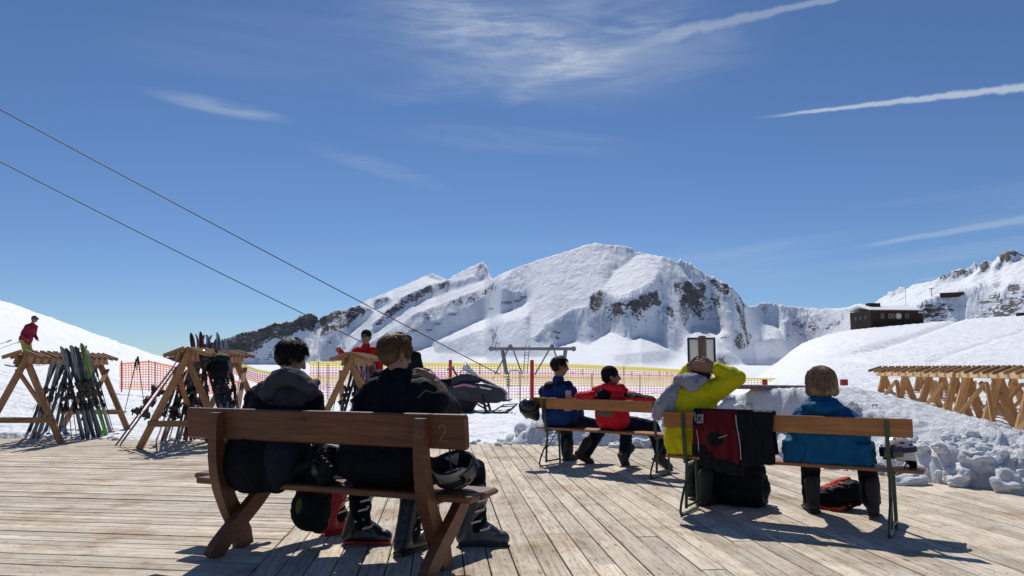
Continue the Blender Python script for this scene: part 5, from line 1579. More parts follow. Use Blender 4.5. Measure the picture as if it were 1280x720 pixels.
for a, b_, lb in [((205, 548), (226, 470), 'ski pole in the thicket of skis, left'), ((223, 547), (236, 470), 'ski pole in the thicket of skis, middle'), ((246, 550), (240, 474), 'ski pole in the thicket of skis, right'), ((230, 548), (219, 475), 'ski pole crossing the others behind the middle rack leg')]:
    f_ = G(*a); pole(f_, P(b_[0], b_[1], f_.y + .2), lb, 'ski poles at the middle rack')

for a, b_, k_, lb, L_ in [((70, 545), (92, 438, 12.2), 'dark', 'black skis half hidden between the blue and the silver pair at the far left rack', 1.6), ((113, 545), (100, 440, 12.3), 'navy', 'dark blue skis just left of the green pair, standing farther back', 1.6),
                      ((44, 548), (70, 452, 12.0), 'grey', 'grey skis at the inside of the left leg of the far left rack', 1.5)]:
    ski_pair(G(*a), P(*b_), (.9, -.5, .2), k_, lb, g1, L_)
for a, b_, k_, lb, L_ in [((222, 550), (250, 436, 11.4), 'dark', 'black skis leaning in the middle of the crowded rack', 1.6), ((204, 550), (240, 446, 11.3), 'red', 'dark red skis leaning just right of the white and black pair', 1.55),
                      ((240, 550), (254, 432, 12.0), 'navy', 'dark blue skis behind the fan of red tips', 1.7), ((286, 552), (258, 440, 11.6), 'red', 'red skis leaning right under the hanging green backpack', 1.58), ((292, 553), (270, 430, 11.9), 'dark', 'black skis directly left of the tall white pair', 1.66)]:
    ski_pair(G(*a), P(*b_), (.9, -.45, .2), k_, lb, g2_, L_)
g3 = 'skis on the rack in front of the person in red'
ski_pair(P(424, 532, 12.2), P(447, 452, 12.7), (-.5, -.7, .3), 'dark', 'black skis on the left side of the snow-side rack', g3, 1.08)
ski_pair(P(440, 530, 12.5), P(455, 450, 13.0), (-.2, -1, .3), 'white', 'pale skis in the middle of the snow-side rack', g3, 1.08)
ski_pair(P(470, 530, 12.3), P(462, 450, 12.8), (.2, -1, .3), 'navy', 'dark blue skis at the right of the snow-side rack', g3, 1.08)
pole(P(412, 528, 12.4), P(428, 466, 12.6), 'ski pole left of the snow-side rack', 'ski poles on the snow')
pole(P(155, 519, 13.3), P(170, 452, 13.3), 'ski pole stuck in the snow, leaning right, left of the middle rack', 'ski poles on the snow', 1.0)
pole(P(180, 505, 13.4), P(173, 452, 13.4), 'ski pole stuck in the snow crossing its partner', 'ski poles on the snow', .85)
pole(P(296, 500, 15), P(301, 458, 15), 'thin dark pole stuck in the snow right of the middle rack', 'ski poles on the snow', .85)

# ------------------------------------------------------------------ helmets, gloves, bags
def shell_mat(name, c): return plain_mat(name, c, .28, 0, .5, .08, 12, .02)
M['white_shell'] = shell_mat('pale_helmet_shell', (.52, .50, .49)); M['blk_shell'] = shell_mat('black_helmet_shell', (.012, .013, .016)); M['sand_shell'] = shell_mat('grey_beige_helmet_shell', (.30, .27, .24))
M['lining'] = cloth_mat('helmet_lining', (.02, .021, .025), .9, .2, 30, .3); M['pad'] = cloth_mat('pale_padding', (.30, .31, .33), .9, .1, 30, .2)
def helmet(c, rot, shell, label, goggles=True, k=1.0, upside=False, pads=True, strap=True):
    t = empty('ski_helmet', c); tag(t, label, 'helmet'); t.rotation_euler = rot
    m = MB(); nu = 28
    # shell: dome with ear flaps, open below; outer and inner wall
    def surf(rr_, zoff):
        pts = []
        for j in range(11):
            row = []
            for i in range(nu):
                ph = 2 * PI * i / nu
                low = -.045 - .055 * max(0, math.cos(2 * ph + PI)) ** 1.2 - .02 * max(0, -math.sin(ph))   # flaps at the sides
                zmin = low if math.sin(ph) < .75 else -.01
                th = (PI / 2) * j / 10 if True else 0
                z = math.cos(th) * .135 * rr_
                rad = math.sin(th) * rr_
                x, y = .108 * rad * math.cos(ph), .130 * rad * math.sin(ph)
                if j >= 8:
                    z = z + (zmin - 0) * (j - 7) / 3.0
                    kf = 1 - .05 * (j - 7) / 3.0
                    x *= kf; y *= kf
                row.append(V((x, y, z + zoff)) * k)
            pts.append(row)
        return pts
    o_, i_ = surf(1.0, 0), surf(.88, 0)
    b = len(m.v)
    for row in o_ + i_: m.v += row
    for j in range(10):
        for i in range(nu):
            i2 = (i + 1) % nu
            m.f.append((j * nu + i, (j + 1) * nu + i, (j + 1) * nu + i2, j * nu + i2)); m.mi.append(0)
            q = 11 * nu
            m.f.append((q + j * nu + i, q + j * nu + i2, q + (j + 1) * nu + i2, q + (j + 1) * nu + i)); m.mi.append(1)
    for i in range(nu):
        i2 = (i + 1) % nu
        m.f.append((10 * nu + i, 11 * nu + 10 * nu + i, 11 * nu + 10 * nu + i2, 10 * nu + i2)); m.mi.append(1)
    m.build('shell', [shell, M['lining']], t, True, fix=False)
    v = MB()
    for s_ in (-1, 1):
        for q in range(3): v.box((s_ * .035 * k, (-.03 + q * .035) * k, (.127 - .006 * q) * k), (.012 * k, .026 * k, .012 * k), Euler((0, s_ * .35, 0)))
    for s_ in (-1, 1):
        for q in range(4):
            th_ = R(52 + 9 * (q % 2)); ph_ = R(-60 + q * 36)
            c_ = V((s_ * .108 * math.sin(th_) * math.cos(ph_), .130 * math.sin(th_) * math.sin(ph_), .135 * math.cos(th_))) * k
            v.box(c_, (.010, .034 * k, .012 * k), Euler((0, s_ * (PI / 2 - th_) * -.0 + s_ * .9, ph_ * s_ * .6)))
    v.build('vent', M['rubber'], t)['kind'] = 'stuff'
    if goggles:
        g = MB(); qs = np.linspace(R(18), R(162), 15); ring = []
        for a_ in qs:
            for rr_, zz_ in ((1.0, -.018), (1.10, -.014), (1.12, .02), (1.08, .056), (.98, .060)):
                ring.append(V((.106 * rr_ * math.cos(a_), .126 * rr_ * math.sin(a_), zz_)) * k)
        g.add(ring, [(i_ * 5 + q_, i_ * 5 + (q_ + 1) % 5, i_ * 5 + 5 + (q_ + 1) % 5, i_ * 5 + 5 + q_) for i_ in range(14) for q_ in range(5)] + [(4, 3, 2, 1, 0), (70, 71, 72, 73, 74)])
        g.build('goggles', M['lens'], t)
        s2 = MB(); pts = [V((.113 * math.cos(a_), .136 * math.sin(a_), .03)) * k for a_ in np.linspace(R(155), R(385), 17)]
        for a_, b2 in zip(pts[:-1], pts[1:]): s2.bar(a_, b2 + (b2 - a_) * .1, .004 * k, .036 * k)
        if strap: s2.build('goggle_strap', M['rubber'], t)
    if pads:
        p = MB()
        for s_ in (-1, 1):
            p.prism([(-.045, -.05), (.045, -.05), (.0, .035)], .0, .012, (V((s_ * .072, 0, .01)) * k, V((0, 1, 0)), V((0, 0, 1)), V((-s_, 0, 0))))
        p.build('padding', M['pad'], t)['kind'] = 'stuff'
    m2 = MB(); m2.tube([V((.095, .01, -.05)) * k, V((.06, .03, -.13)) * k, V((0, .04, -.155)) * k, V((-.06, .03, -.13)) * k, V((-.095, .01, -.05)) * k], .005, 5); m2.build('chin_strap', M['rubber'], t)
    return t
helmet(loc(O1, a1, 1.80, .25, 0.570), (Matrix.Rotation(R(-26), 3, 'Y') @ Matrix.Rotation(R(212), 3, 'X') @ Matrix.Rotation(R(-78), 3, 'Z')).to_euler(), M['sand_shell'], 'grey-beige ski helmet lying upside down at the right end of the near bench', True, 1.0)
helmet(loc(O2, a2, 1.68, .17, .545), (R(-3), R(3), R(100)), M['white_shell'], 'white ski helmet with black goggles on the right end of the nearer garden bench', True, .93, strap=True)
helmet(P(662, 511, 8.95), (R(24), R(-30), R(30)), M['blk_shell'], 'dark ski helmet hanging from the left end of the far bench', True, 1.0)
helmet(loc(O1, a1, .90, .24, 0.555), (R(120), R(20), R(25)), M['blk_shell'], 'black ski helmet lying between the two men on the near bench', True, 1.0)
helmet(B(RK2, .08, .45, 1.28), (R(30), R(-14), R(50)), M['blk_shell'], 'black helmet with goggles hung on top of the middle ski rack', True, 1.15)
M['bag'] = cloth_mat('black_nylon', (.007, .008, .011), .6, .3, 18, .5); M['bag_green'] = cloth_mat('dark_green_nylon', (.006, .03, .022), .6, .3, 18, .5)
M['olive_patch'] = cloth_mat('olive_patch', (.10, .10, .02), .7, .2, 20, .3); M['orange'] = cloth_mat('orange_red_nylon', (.55, .06, .025), .6, .2, 18, .5)
def glove(c, fdir, pdir, label, mats, group=None, k=1.25):
    t = empty('ski_glove', c); tag(t, label, 'glove', group)
    b = Blob(); add_hand(b, (0, 0, 0), fdir, pdir, 1, .35, k); f = V(fdir).normalized()
    b.cap(V((0, 0, 0)) + f * .02, -f * .085, .040, .052)
    b.cap(V((0, 0, 0)), f * .08 * k, .030, .030)
    o = b.build('glove_shell', mats[0], t, .007, 2, .003, 30, 2)
    MB().box(-f * .03, (.07, .02, .05), f.to_track_quat('X', 'Z').to_matrix(), 0, .006).build('cuff_patch', mats[1], t)
    return t
glove(loc(O1, a1, .98, .13, 0.475), U1 * .4 + V((0, 0, .6)) - F1 * .3, -F1, 'black glove with an olive patch at the seat edge between the men', (M['bag'], M['olive_patch']), 'gloves on the near bench')
glove(loc(O1, a1, .84, .14, 0.555), U1 * .8 + V((0, 0, .35)), -F1, 'black glove lying over the helmet between the men', (M['bag'], M['pad']), 'gloves on the near bench')
t = empty('gear_bag', loc(O1, a1, .82, .22, 0.155)); tag(t, 'black bag with olive patches hanging below the seat of the near bench', 'bag')
b = Blob(); b.ell((0, 0, .12), (.125, .10, .135)); b.cap((-.03, 0, .2), (.0, 0, .34), .07, .05); b.cap((.02, -.02, .08), (.06, -.01, .02), .07, .05)
b.build('bag_body', M['bag'], t, .010, 3, .012, 14, 5, fine=.001)
MB().ball((-.05, -.088, .15), (.022, .012, .05), Euler((0, .1, 0)), 12, 8).build('patch', M['olive_patch'], t, True)
MB().tube([(0, 0, .3), (.03, .02, .38), (.0, .03, .33)], .010, 6).build('strap', M['olive_patch'], t)
# trekking poles / tool with pale tips among the gear
m_ = empty('goggles', loc(O1, a1, 1.02, .20, 0.615)); tag(m_, 'ski goggles with a pale strap lying beside the fair-haired man', 'goggles')
m = MB(); pts = [V((.09 * math.cos(a_), .03 * math.sin(a_), .0)) for a_ in np.linspace(R(10), R(170), 8)]
for a_, b2 in zip(pts[:-1], pts[1:]): m.bar(a_, b2, .02, .08)
m.build('frame', M['white_shell'], m_)
m = MB(); m.bar((-.07, .012, 0), (.07, .012, 0), .02, .058); m.build('lens', M['lens'], m_)
m = MB(); m.tube([(.09, 0, 0), (.12, -.06, -.05), (.05, -.10, -.09), (-.06, -.08, -.10), (-.11, -.02, -.04), (-.09, 0, 0)], .008, 5); m.build('strap', M['pad'], m_)
m_.rotation_euler = (R(20), R(24), R(10))
# bags on the ground
def backpack(c, rz, label, mat, mat2, d=(.26, .15, .38), seed=1):
    t = empty('backpack', c, rz); tag(t, label, 'backpack')
    b = Blob(); dx, dy, dz = d
    b.ell((0, 0, dz * .45), (dx * .55, dy * .75, dz * .5)); b.box((0, 0, dz * .38), (dx * .9, dy * 1.1, dz * .70)); b.ell((0, -dy * .5, dz * .3), (dx * .4, dy * .4, dz * .25))
    o = b.build('main_pocket', mat, t, .010, 5, .012, 12, seed, fine=.001)
    f = Blob(); f.cap((-dx * .3, -dy * .15, dz * .86), (dx * .3, -dy * .15, dz * .86), dy * .42); f.build('lid', mat2, t, .010, 4, .010, 14, seed + 1)
    m = MB()
    for s_ in (-1, 1): m.tube([(s_ * dx * .3, dy * .5, dz * .85), (s_ * dx * .38, dy * .95, dz * .6), (s_ * dx * .36, dy * .7, dz * .15)], .014, 6)
    m.build('shoulder_strap', mat, t); t.children[-1]['kind'] = 'stuff'
    return t
backpack((G(928, 633).x + .02, G(928, 633).y + .08, 0), a2, 'large black backpack standing under the hung red jacket', M['bag'], M['bag'], (.44, .20, .34), 3)
g_ = G(1050, 638)
t = empty('backpack', (g_.x, g_.y + .08, 0), R(-28)); tag(t, 'small black and orange-red backpack lying beneath the woman on the bench', 'backpack')
b = Blob(); b.chain([(-.13, 0, .075), (.0, 0, .10), (.12, .02, .13)], [.065, .095, .11]); b.ell((.02, .02, .07), (.15, .10, .075)); b.cap((-.12, -.04, .05), (.08, -.09, .04), .035, .03)
b.build('main_pocket', M['bag'], t, .009, 3, .014, 15, 7, fine=.001)
b = Blob(); b.chain([(-.10, .02, .135), (-.01, .01, .175), (.09, .03, .225)], [.030, .040, .035]); b.cap((-.05, -.02, .15), (.06, -.02, .19), .03, .03); b.build('lid', M['orange'], t, .007, 3, .014, 20, 8)
MB().tube([(-.16, -.05, .02), (-.05, -.12, .015), (.04, -.13, .02), (.12, -.08, .05)], .016, 6).build('shoulder_strap', M['orange'], t)
t = backpack(B(RK2, .30, .55, .98), R(20), 'dark green and black backpack hanging from the middle ski rack', M['bag'], M['bag_green'], (.26, .16, .36), 9)

# ------------------------------------------------------------------ jacket hung over the backrest of bench 2
M['dred'] = cloth_mat('dark_red_nylon', (.105, .006, .012), .6, .2, 16, .4); M['piping'] = plain_mat('pale_piping', (.45, .45, .45), .6)
hung = empty('hung_jacket', O2, a2); tag(hung, 'dark red and black ski jacket hung over the backrest of the bench', 'jacket')
def draped(name, u0, u1, zb0, zb1, mat, matfn=None, off=-.026, seed=1, back=.30, nu=40, nz=44, amp=.017):
    """cloth laid over the board: falls in front of and behind it, thick 6 mm, hem uneven"""
    us = np.linspace(0, 1, nu); L1 = .80
    v = []; f = []
    for iz in range(nz):
        q = iz / (nz - 1)
        for iu in range(nu):
            s_ = us[iu]; u = u0 + (u1 - u0) * s_
            zb = zb0 + (zb1 - zb0) * s_ + .03 * mnoise.noise(V((u * 7, seed, 1.3))) + .05 * max(0, abs(s_ - .5) - .38)
            if q < .2:                         # part on the far side
                k = q / .2; z = .80 - back * (1 - k); w = .045 + .01 * (1 - k)
            elif q < .28:
                k = (q - .2) / .08; an = PI * k; z = .80 + .016 + .012 * math.sin(an); w = .045 - (.045 - off) * (1 - math.cos(an)) / 2
            else:
                k = (q - .28) / .72; z = .808 - (.808 - zb) * k; w = off - .012 * math.sin(k * PI) - .012 * k
            n1 = mnoise.noise(V((u * 9 + seed, z * 1.6, seed))) + .5 * mnoise.noise(V((u * 22, z * 4, seed + 3)))
            fl = min(1, max(0, (.80 - z) / .12))
            v.append((u + .02 * mnoise.noise(V((z * 5, seed, s_ * 3))) * fl, w - abs(n1) * amp * (.5 + 2.2 * fl) * (1 if q > .24 else -.3), z + .012 * n1 * fl))
    for iz in range(nz - 1):
        for iu in range(nu - 1):
            f.append((iz * nu + iu, iz * nu + iu + 1, (iz + 1) * nu + iu + 1, (iz + 1) * nu + iu))
    o = mesh_obj(name, v, f, mat, hung, True)
    if matfn:
        for p in o.data.polygons: p.material_index = matfn(p.center)
    md = o.modifiers.new('t', 'SOLIDIFY'); md.thickness = .008; md.offset = 0
    dg = DG(); dg.update(); me = bpy.data.meshes.new_from_object(o.evaluated_get(dg)); o.modifiers.clear(); o.data = me; me.name = name
    return o
def red_fn(c):
    if c.z < .62 - (c.x - .30) * 1.15 and c.x < .50 and c.z < .56: return 1
    if c.x < .33 - (0.80 - c.z) * -.05 and c.z > .70: return 1
    if (c.x - .44) ** 2 / .0046 + (c.z - .60) ** 2 / .0030 < 1: return 1
    return 0
draped('jacket_body', .262, .615, .46, .43, [M['dred'], M['bag']], red_fn, seed=2)
draped('jacket_sleeve', .60, .875, .40, .42, M['bag'], seed=9, off=-.034, amp=.016)
draped('jacket_tail', .300, .640, .40, .30, M['bag'], seed=5, off=-.012, amp=.010)
def strip(name, pts, r): MB().tube(pts, r, 5).build(name, M['piping'], hung)
strip('piping', [(.272, -.040, .80), (.282, -.052, .70), (.300, -.058, .60), (.305, -.060, .50), (.300, -.062, .44)], .0035)
strip('piping', [(.600, -.058, .79), (.606, -.066, .72), (.622, -.072, .64), (.632, -.076, .55), (.634, -.078, .46)], .0040)
strip('zip_cord', [(.47, -.078, .615), (.50, -.080, .625), (.535, -.078, .640)], .0030)
# sewn emblem on the shoulder: pale field with a K
em = MB(); em.add([(.292, -.056, .715), (.345, -.058, .722), (.350, -.056, .790), (.296, -.054, .785)], [(0, 1, 2, 3)]); em.build('emblem_patch', M['pad'], hung, fix=False)
em = MB()
em.bar((.306, -.0585, .728), (.309, -.0575, .776), .004, .009, up=(0, 1, 0)); em.bar((.311, -.059, .750), (.336, -.0590, .778), .004, .009, up=(0, 1, 0)); em.bar((.315, -.0592, .753), (.338, -.0600, .730), .004, .009, up=(0, 1, 0))
em.build('emblem_letter', M['bag'], hung); hung.children[-1]['kind'] = 'stuff'

# ------------------------------------------------------------------ sign board and plank on the bank
M['frame_dark'] = plain_mat('dark_frame', (.02, .02, .022), .5); M['panel'] = plain_mat('pale_panel', (.66, .68, .66), .6, 0, .3, .06, 3); M['post'] = wood_mat('grey_post', (.09, .06, .05), (.16, .11, .09), (.22, .16, .13), grain=(10, 10, 1), knots=False)
pm_, nd, lk, b_q = new_mat('translucent_panel'); b_q.inputs['Base Color'].default_value = (.7, .73, .68, 1); b_q.inputs['Roughness'].default_value = .4
tr_ = nd.new('ShaderNodeBsdfTranslucent'); tr_.inputs['Color'].default_value = (.7, .73, .68, 1); mx_ = nd.new('ShaderNodeMixShader'); mx_.inputs[0].default_value = .45
lk.new(b_q.outputs[0], mx_.inputs[1]); lk.new(tr_.outputs[0], mx_.inputs[2]); lk.new(mx_.outputs[0], [n for n in nd if n.type == 'OUTPUT_MATERIAL'][0].inputs[0]); M['translucent_panel'] = pm_
cs = P(877, 443, 11.3)
sb = empty('notice_board', (cs.x, 11.3, .55), R(-4)); tag(sb, 'framed notice board on a wooden post standing in the snow bank', 'sign')
m = MB(); Wd, Ht, zc = .195, .275, cs.z - .55 - .02
m.box((0, 0, zc), (Wd * 2 - .03, .016, Ht * 2 - .03)); m.build('panel', M['translucent_panel'], sb)
m = MB()
for s_ in (-1, 1): m.box((s_ * Wd, 0, zc), (.028, .04, Ht * 2), None, 0)
m.box((0, 0, zc + Ht - .013), (Wd * 2 - .028, .04, .026)); m.box((0, 0, zc - Ht + .013), (Wd * 2 - .028, .04, .026)); m.build('frame', M['frame_dark'], sb)
sb.children[-1]['kind'] = 'stuff'
MB().tube([(0, -.07, -.4), (0, -.07, zc + Ht - .02), (0, -.07, zc + Ht + .02), (0, -.07, zc + Ht + .03)], [.062, .062, .055, .02], 16).build('post', M['post'], sb)
pb = P(968, 484, 10.3)
b_ = MB().box((0, 0, 0), (1.22, .35, .055), None, 0, .01).build('plank', M['post'], None); b_.location = pb; b_.rotation_euler = (0, R(.6), R(-6))
tag(b_, 'grey-brown plank lying on top of the snow bank between the two people', 'plank')
M['redbox'] = plain_mat('red_plastic', (.38, .02, .02), .5)
for px, py, y, lb in [(956, 478, 16, 'small red marker block just above the plank on the snow'), (1055, 478, 16, 'small red marker block right of the woman in blue')]:
    c = P(px, py, y); m = MB(); m.tube([(0, 0, -.6), (0, 0, -.07)], .012, 6)
    mk = empty('marker', c); tag(mk, lb, 'marker'); m.build('stake', M['post'], mk)
    MB().box((0, 0, 0), (.10 if px < 1000 else .15, .08, .13), None, 0, .01).build('block', M['redbox'], mk)
# ------------------------------------------------------------------ safety nets
def net_mat(name, c):
    m, nd, lk, b = new_mat(name); b.inputs['Base Color'].default_value = (*c, 1); b.inputs['Roughness'].default_value = .6
    tr = nd.new('ShaderNodeBsdfTranslucent'); tr.inputs['Color'].default_value = (*c, 1); mx = nd.new('ShaderNodeMixShader'); mx.inputs[0].default_value = .5
    out = [n for n in nd if n.type == 'OUTPUT_MATERIAL'][0]; lk.new(b.outputs[0], mx.inputs[1]); lk.new(tr.outputs[0], mx.inputs[2]); lk.new(mx.outputs[0], out.inputs[0])
    return m
M['net_y'] = net_mat('yellow_net', (.86, .72, .22)); M['net_p'] = net_mat('pink_net', (.78, .36, .52)); M['net_o'] = net_mat('orange_net', (.95, .40, .22)); M['net_w'] = net_mat('faded_pink_net', (.90, .66, .68))
M['red_post'] = plain_mat('red_padded_post', (.45, .018, .022), .6, 0, .4, .15, 8)
def net(pts, rows, label, bands, step=.13, w=.028, posts=(), sag=0.0):
    """pts: (px, top py, bottom py, distance). Every cord of the mesh is real; colours go by height"""
    top = [P(a, b, d) for a, b, c, d in pts]; bot = [P(a, c, d) for a, b, c, d in pts]
    t = empty('safety_net', bot[0]); tag(t, label, 'safety net')
    inv = V(bot[0])
    mats = [M[q] for q, _ in bands]; lim = [x for _, x in bands]
    def mi(v):
        for i, x in enumerate(lim):
            if v <= x: return i
        return len(lim) - 1
    m = MB(); cols = []
    for a, b, c, d in zip(top[:-1], top[1:], bot[:-1], bot[1:]):
        n = max(1, int((d - c).length / step))
        for i in range(n): cols.append((a.lerp(b, i / n), c.lerp(d, i / n)))
    cols.append((top[-1], bot[-1]))
    nrm = V((0, -1, 0))
    for i, (tp, bt) in enumerate(cols):
        j = i + 1 if i + 1 < len(cols) else i - 1
        dx = (cols[j][0] - tp).normalized() * (1 if j > i else -1)
        for r in range(rows):
            v0, v1 = r / rows, (r + 1) / rows
            p0, p1 = bt.lerp(tp, v0) - inv, bt.lerp(tp, v1) - inv
            m.add([p0 - dx * w / 2, p0 + dx * w / 2, p1 + dx * w / 2, p1 - dx * w / 2], [(0, 1, 2, 3)], mi((v0 + v1) / 2))
        if i + 1 < len(cols):
            t2, b2 = cols[i + 1]
            for r in range(rows + 1):
                v = r / rows; q0, q1 = bt.lerp(tp, v) - inv, b2.lerp(t2, v) - inv
                ww = w * (2.2 if r == rows else 1)
                up = V((0, 0, ww / 2)); off = V((0, -.004, 0))
                m.add([q0 - up + off, q1 - up + off, q1 + up + off, q0 + up + off], [(0, 1, 2, 3)], mi(min(v, .999)))
    o = m.build('mesh_cords', mats, t, fix=False); o['kind'] = 'stuff'
    for px, pt, pb_, d, r, mt in posts:
        a, b = P(px, pt, d - .06) - inv, P(px, pb_, d - .06) - inv
        MB().tube([b, a.lerp(b, .02), a], r, 8).build('post', M[mt], t)
    return t
net([(556, 469, 499, 33), (640, 469, 500, 33), (745, 470, 499, 33), (865, 472, 497, 33)], 9, 'yellow and pink safety net in squares behind the snowmobile and far bench',
    [('net_y', .22), ('net_p', .52), ('net_y', 1.0)], .125, .030, [(665, 450, 499, 33, .085, 'red_post'), (563, 450, 494, 33, .075, 'red_post'), (740, 468, 500, 33, .02, 'post'), (800, 468, 499, 33, .02, 'post')])
net([(388, 453, 486, 52), (480, 455, 482, 52), (560, 455, 482, 52), (700, 456, 482, 54), (820, 461, 482, 58), (905, 467, 481, 60)], 10, 'long faded yellow and pink safety net farther away across the middle of the snow field',
    [('net_w', .30), ('net_p', .62), ('net_w', .78), ('net_y', 1.0)], .22, .085, [(455, 453, 486, 52, .03, 'post'), (600, 454, 482, 52, .03, 'post'), (780, 458, 482, 56, .03, 'post')])
net([(385, 470, 500, 30), (432, 470, 503, 30), (470, 470, 503, 30)], 9, 'yellow and pink net between the two men', [('net_y', .18), ('net_p', .62), ('net_y', 1.0)], .125, .030, [(398, 452, 500, 30, .02, 'post'), (410, 455, 500, 30, .02, 'post')])
net([(895, 473, 481, 48), (1000, 474, 481, 44), (1100, 475, 482, 40)], 3, 'low yellow net line along the foot of the right slope', [('net_w', .4), ('net_y', 1.0)], .2, .05)
net([(150, 455, 486, 24), (186, 452, 487, 24), (215, 458, 488, 24.5), (262, 470, 492, 25), (300, 478, 496, 26)], 11, 'orange-red safety net on the slope left of the middle ski rack', [('net_o', .3), ('net_w', .45), ('net_o', 1.0)], .085, .028,
    [(152, 451, 490, 24, .02, 'red_post'), (186, 450, 489, 24, .014, 'red_post'), (194, 452, 489, 24.2, .014, 'red_post')])
net([(282, 447, 462, 30), (300, 455, 470, 31), (322, 463, 478, 32), (350, 468, 482, 33), (385, 469, 484, 34)], 6, 'sagging pink and yellow net strung below the dark mountain at left', [('net_o', .35), ('net_p', .7), ('net_y', 1.0)], .12, .045, [(303, 447, 478, 31.3, .02, 'post'), (283, 444, 474, 30, .02, 'post')])

# ------------------------------------------------------------------ drag-lift gantry and cables
M['galv'] = plain_mat('galvanised_steel', (.20, .21, .22), .45, .6, .5, .2, 6); M['cable'] = plain_mat('steel_cable', (.012, .012, .014), .6)
yL = 37.0
gO = P(665, 470, yL); gz0 = float(field_z(gO.x, yL)) - .1
gt = empty('lift_gantry', (gO.x, yL, gz0)); tag(gt, 'grey steel gantry of the drag lift standing behind the safety net', 'lift structure')
def gp(px, py, dy=0.0): p = P(px, py, yL + dy); return V((p.x - gO.x, dy, p.z - gz0))
MB().box((gp(613, 436) + gp(718, 436)) / 2, ((gp(718, 436) - gp(613, 436)).length, .16, .16), None, 0, .02).build('cross_beam', M['galv'], gt)
for x0 in (614, 717): MB().tube([gp(x0, 436, -.14), gp(x0, 436, .14)], .13, 12).build('end_sheave', M['galv'], gt)
for a, b_, r in [((628, 438), (636, 484), .10), ((707, 438), (700, 484), .10)]:
    MB().tube([gp(*a), gp(*b_)], r, 10).build('column', M['galv'], gt)
for a, b_ in [((637, 433), (616, 474)), ((640, 433), (655, 474)), ((689, 433), (664, 476)), ((691, 433), (701, 462))]:
    MB().bar(gp(*a, -.12), gp(*b_, -.12), .07, .07).build('strut', M['galv'], gt)
for x0 in (638, 690): MB().prism([(-.16, -.10), (.16, -.10), (.06, .10), (-.06, .10)], -.1, .1, (gp(x0, 433), V((1, 0, 0)), V((0, 0, 1)), V((0, 1, 0)))).build('sheave_bracket', M['galv'], gt)
ld = MB()
for x0 in (0, 5): ld.tube([gp(654 + x0, 466, -.3), gp(657 + x0, 431, -.3)], .018, 6)
for q in range(9):
    y_ = 433 + q * 3.8; s_ = (466 - y_) / 35 * 3
    ld.tube([gp(654 + s_, y_, -.3), gp(659 + s_, y_, -.3)], .012, 5)
lo = ld.build('ladder', M['galv'], gt); lo['kind'] = 'stuff'
def cable(p0, p1, label, sag, r0, r1):
    a, b_ = p0, p1; n = 40; pts = []
    for i in range(n + 1):
        t_ = i / n; p = a.lerp(b_, t_); p.z -= sag * 4 * t_ * (1 - t_); pts.append(p)
    m = MB(); m.tube(pts, [r0 + (r1 - r0) * i / n for i in range(n + 1)], 6)
    o = m.build('lift_cable', M['cable'], None, True, fix=False); tag(o, label, 'cable')
d0 = pix_dir(-220, 22)
cable(P(-230, 12, 24), P(640, 476, 38), 'upper black lift cable slanting from the top left down to the gantry', .10, .021, .022)
cable(P(-230, 82, 24), P(590, 492, 38), 'lower black lift cable slanting down behind the fair-haired man', .22, .020, .020)

# ------------------------------------------------------------------ snowmobile
M['sm_body'] = plain_mat('dark_violet_cowling', (.016, .011, .020), .42, 0, .5, .15, 6); M['sm_black'] = plain_mat('black_plastic', (.010, .010, .012), .45); M['sm_seat'] = cloth_mat('black_vinyl', (.010, .010, .011), .5, .2, 12, .2)
M['sm_side'] = plain_mat('scuffed_grey_plastic', (.035, .035, .04), .5, 0, .4, .4, 9)
wm, nd, lk, bb = new_mat('smoked_windscreen'); bb.inputs['Base Color'].default_value = (.75, .76, .80, 1); bb.inputs['Roughness'].default_value = .08; bb.inputs['Transmission Weight'].default_value = .75; bb.inputs['IOR'].default_value = 1.1
M['wind'] = wm
SMY = 19.6
smx = P(563, 500, SMY).x; smz = float(field_z(smx, SMY)) - .02
sm = empty('snowmobile', (smx, SMY, smz), R(-4)); tag(sm, 'dark snowmobile parked facing right in front of the safety net', 'snowmobile')
m = MB()   # track belt: rounded loop
loop = []
for cx_, cz_, rad, a0_, a1_ in [(-1.25, .20, .19, 90, 270), (.35, .17, .17, 270, 330), (.45, .30, .14, 330, 450)]:
    for k in range(9): an = R(a0_ + (a1_ - a0_) * k / 8); loop.append((cx_ + rad * math.cos(an), cz_ + rad * math.sin(an)))
m.prism(loop, -.20, .20, ((0, 0, 0), (1, 0, 0), (0, 0, 1), (0, 1, 0)))
for i in range(26):
    x = -1.28 + i * .065; m.box((x, 0, .012), (.02, .40, .04))
tr = m.build('track', M['rubber'], sm); tr['kind'] = 'stuff'
MB().prism([(-1.45, .42), (-1.50, .52), (.1, .50), (.45, .52), (.45, .36), (-1.0, .36)], -.24, .24, ((0, 0, 0), (1, 0, 0), (0, 0, 1), (0, 1, 0))).build('tunnel', M['sm_black'], sm)
b = Blob(); b.cap((-1.20, 0, .60), (-.10, 0, .66), .11, .12); b.cap((-1.15, 0, .58), (-.2, 0, .60), .15, .14); b.cap((-.10, 0, .66), (.12, 0, .72), .11, .09); b.build('seat', M['sm_seat'], sm, .02, 4)
b = Blob(); FR_ = ((0, 0, 0), (1, 0, 0), (0, 0, 1), (0, 1, 0))
b.m.prism([(-.05, .34), (-.02, .56), (.30, .68), (.75, .66), (1.10, .56), (1.22, .44), (1.20, .30), (1.05, .24), (.6, .24)], -.33, .33, FR_)
b.m.prism([(-.05, .50), (.08, .80), (.30, .88), (.52, .84), (.95, .64), (1.20, .44), (.6, .40)], -.20, .20, FR_)
b.m.prism([(.30, .60), (.70, .70), (1.10, .56), (1.16, .44), (.5, .42)], -.27, .27, FR_)
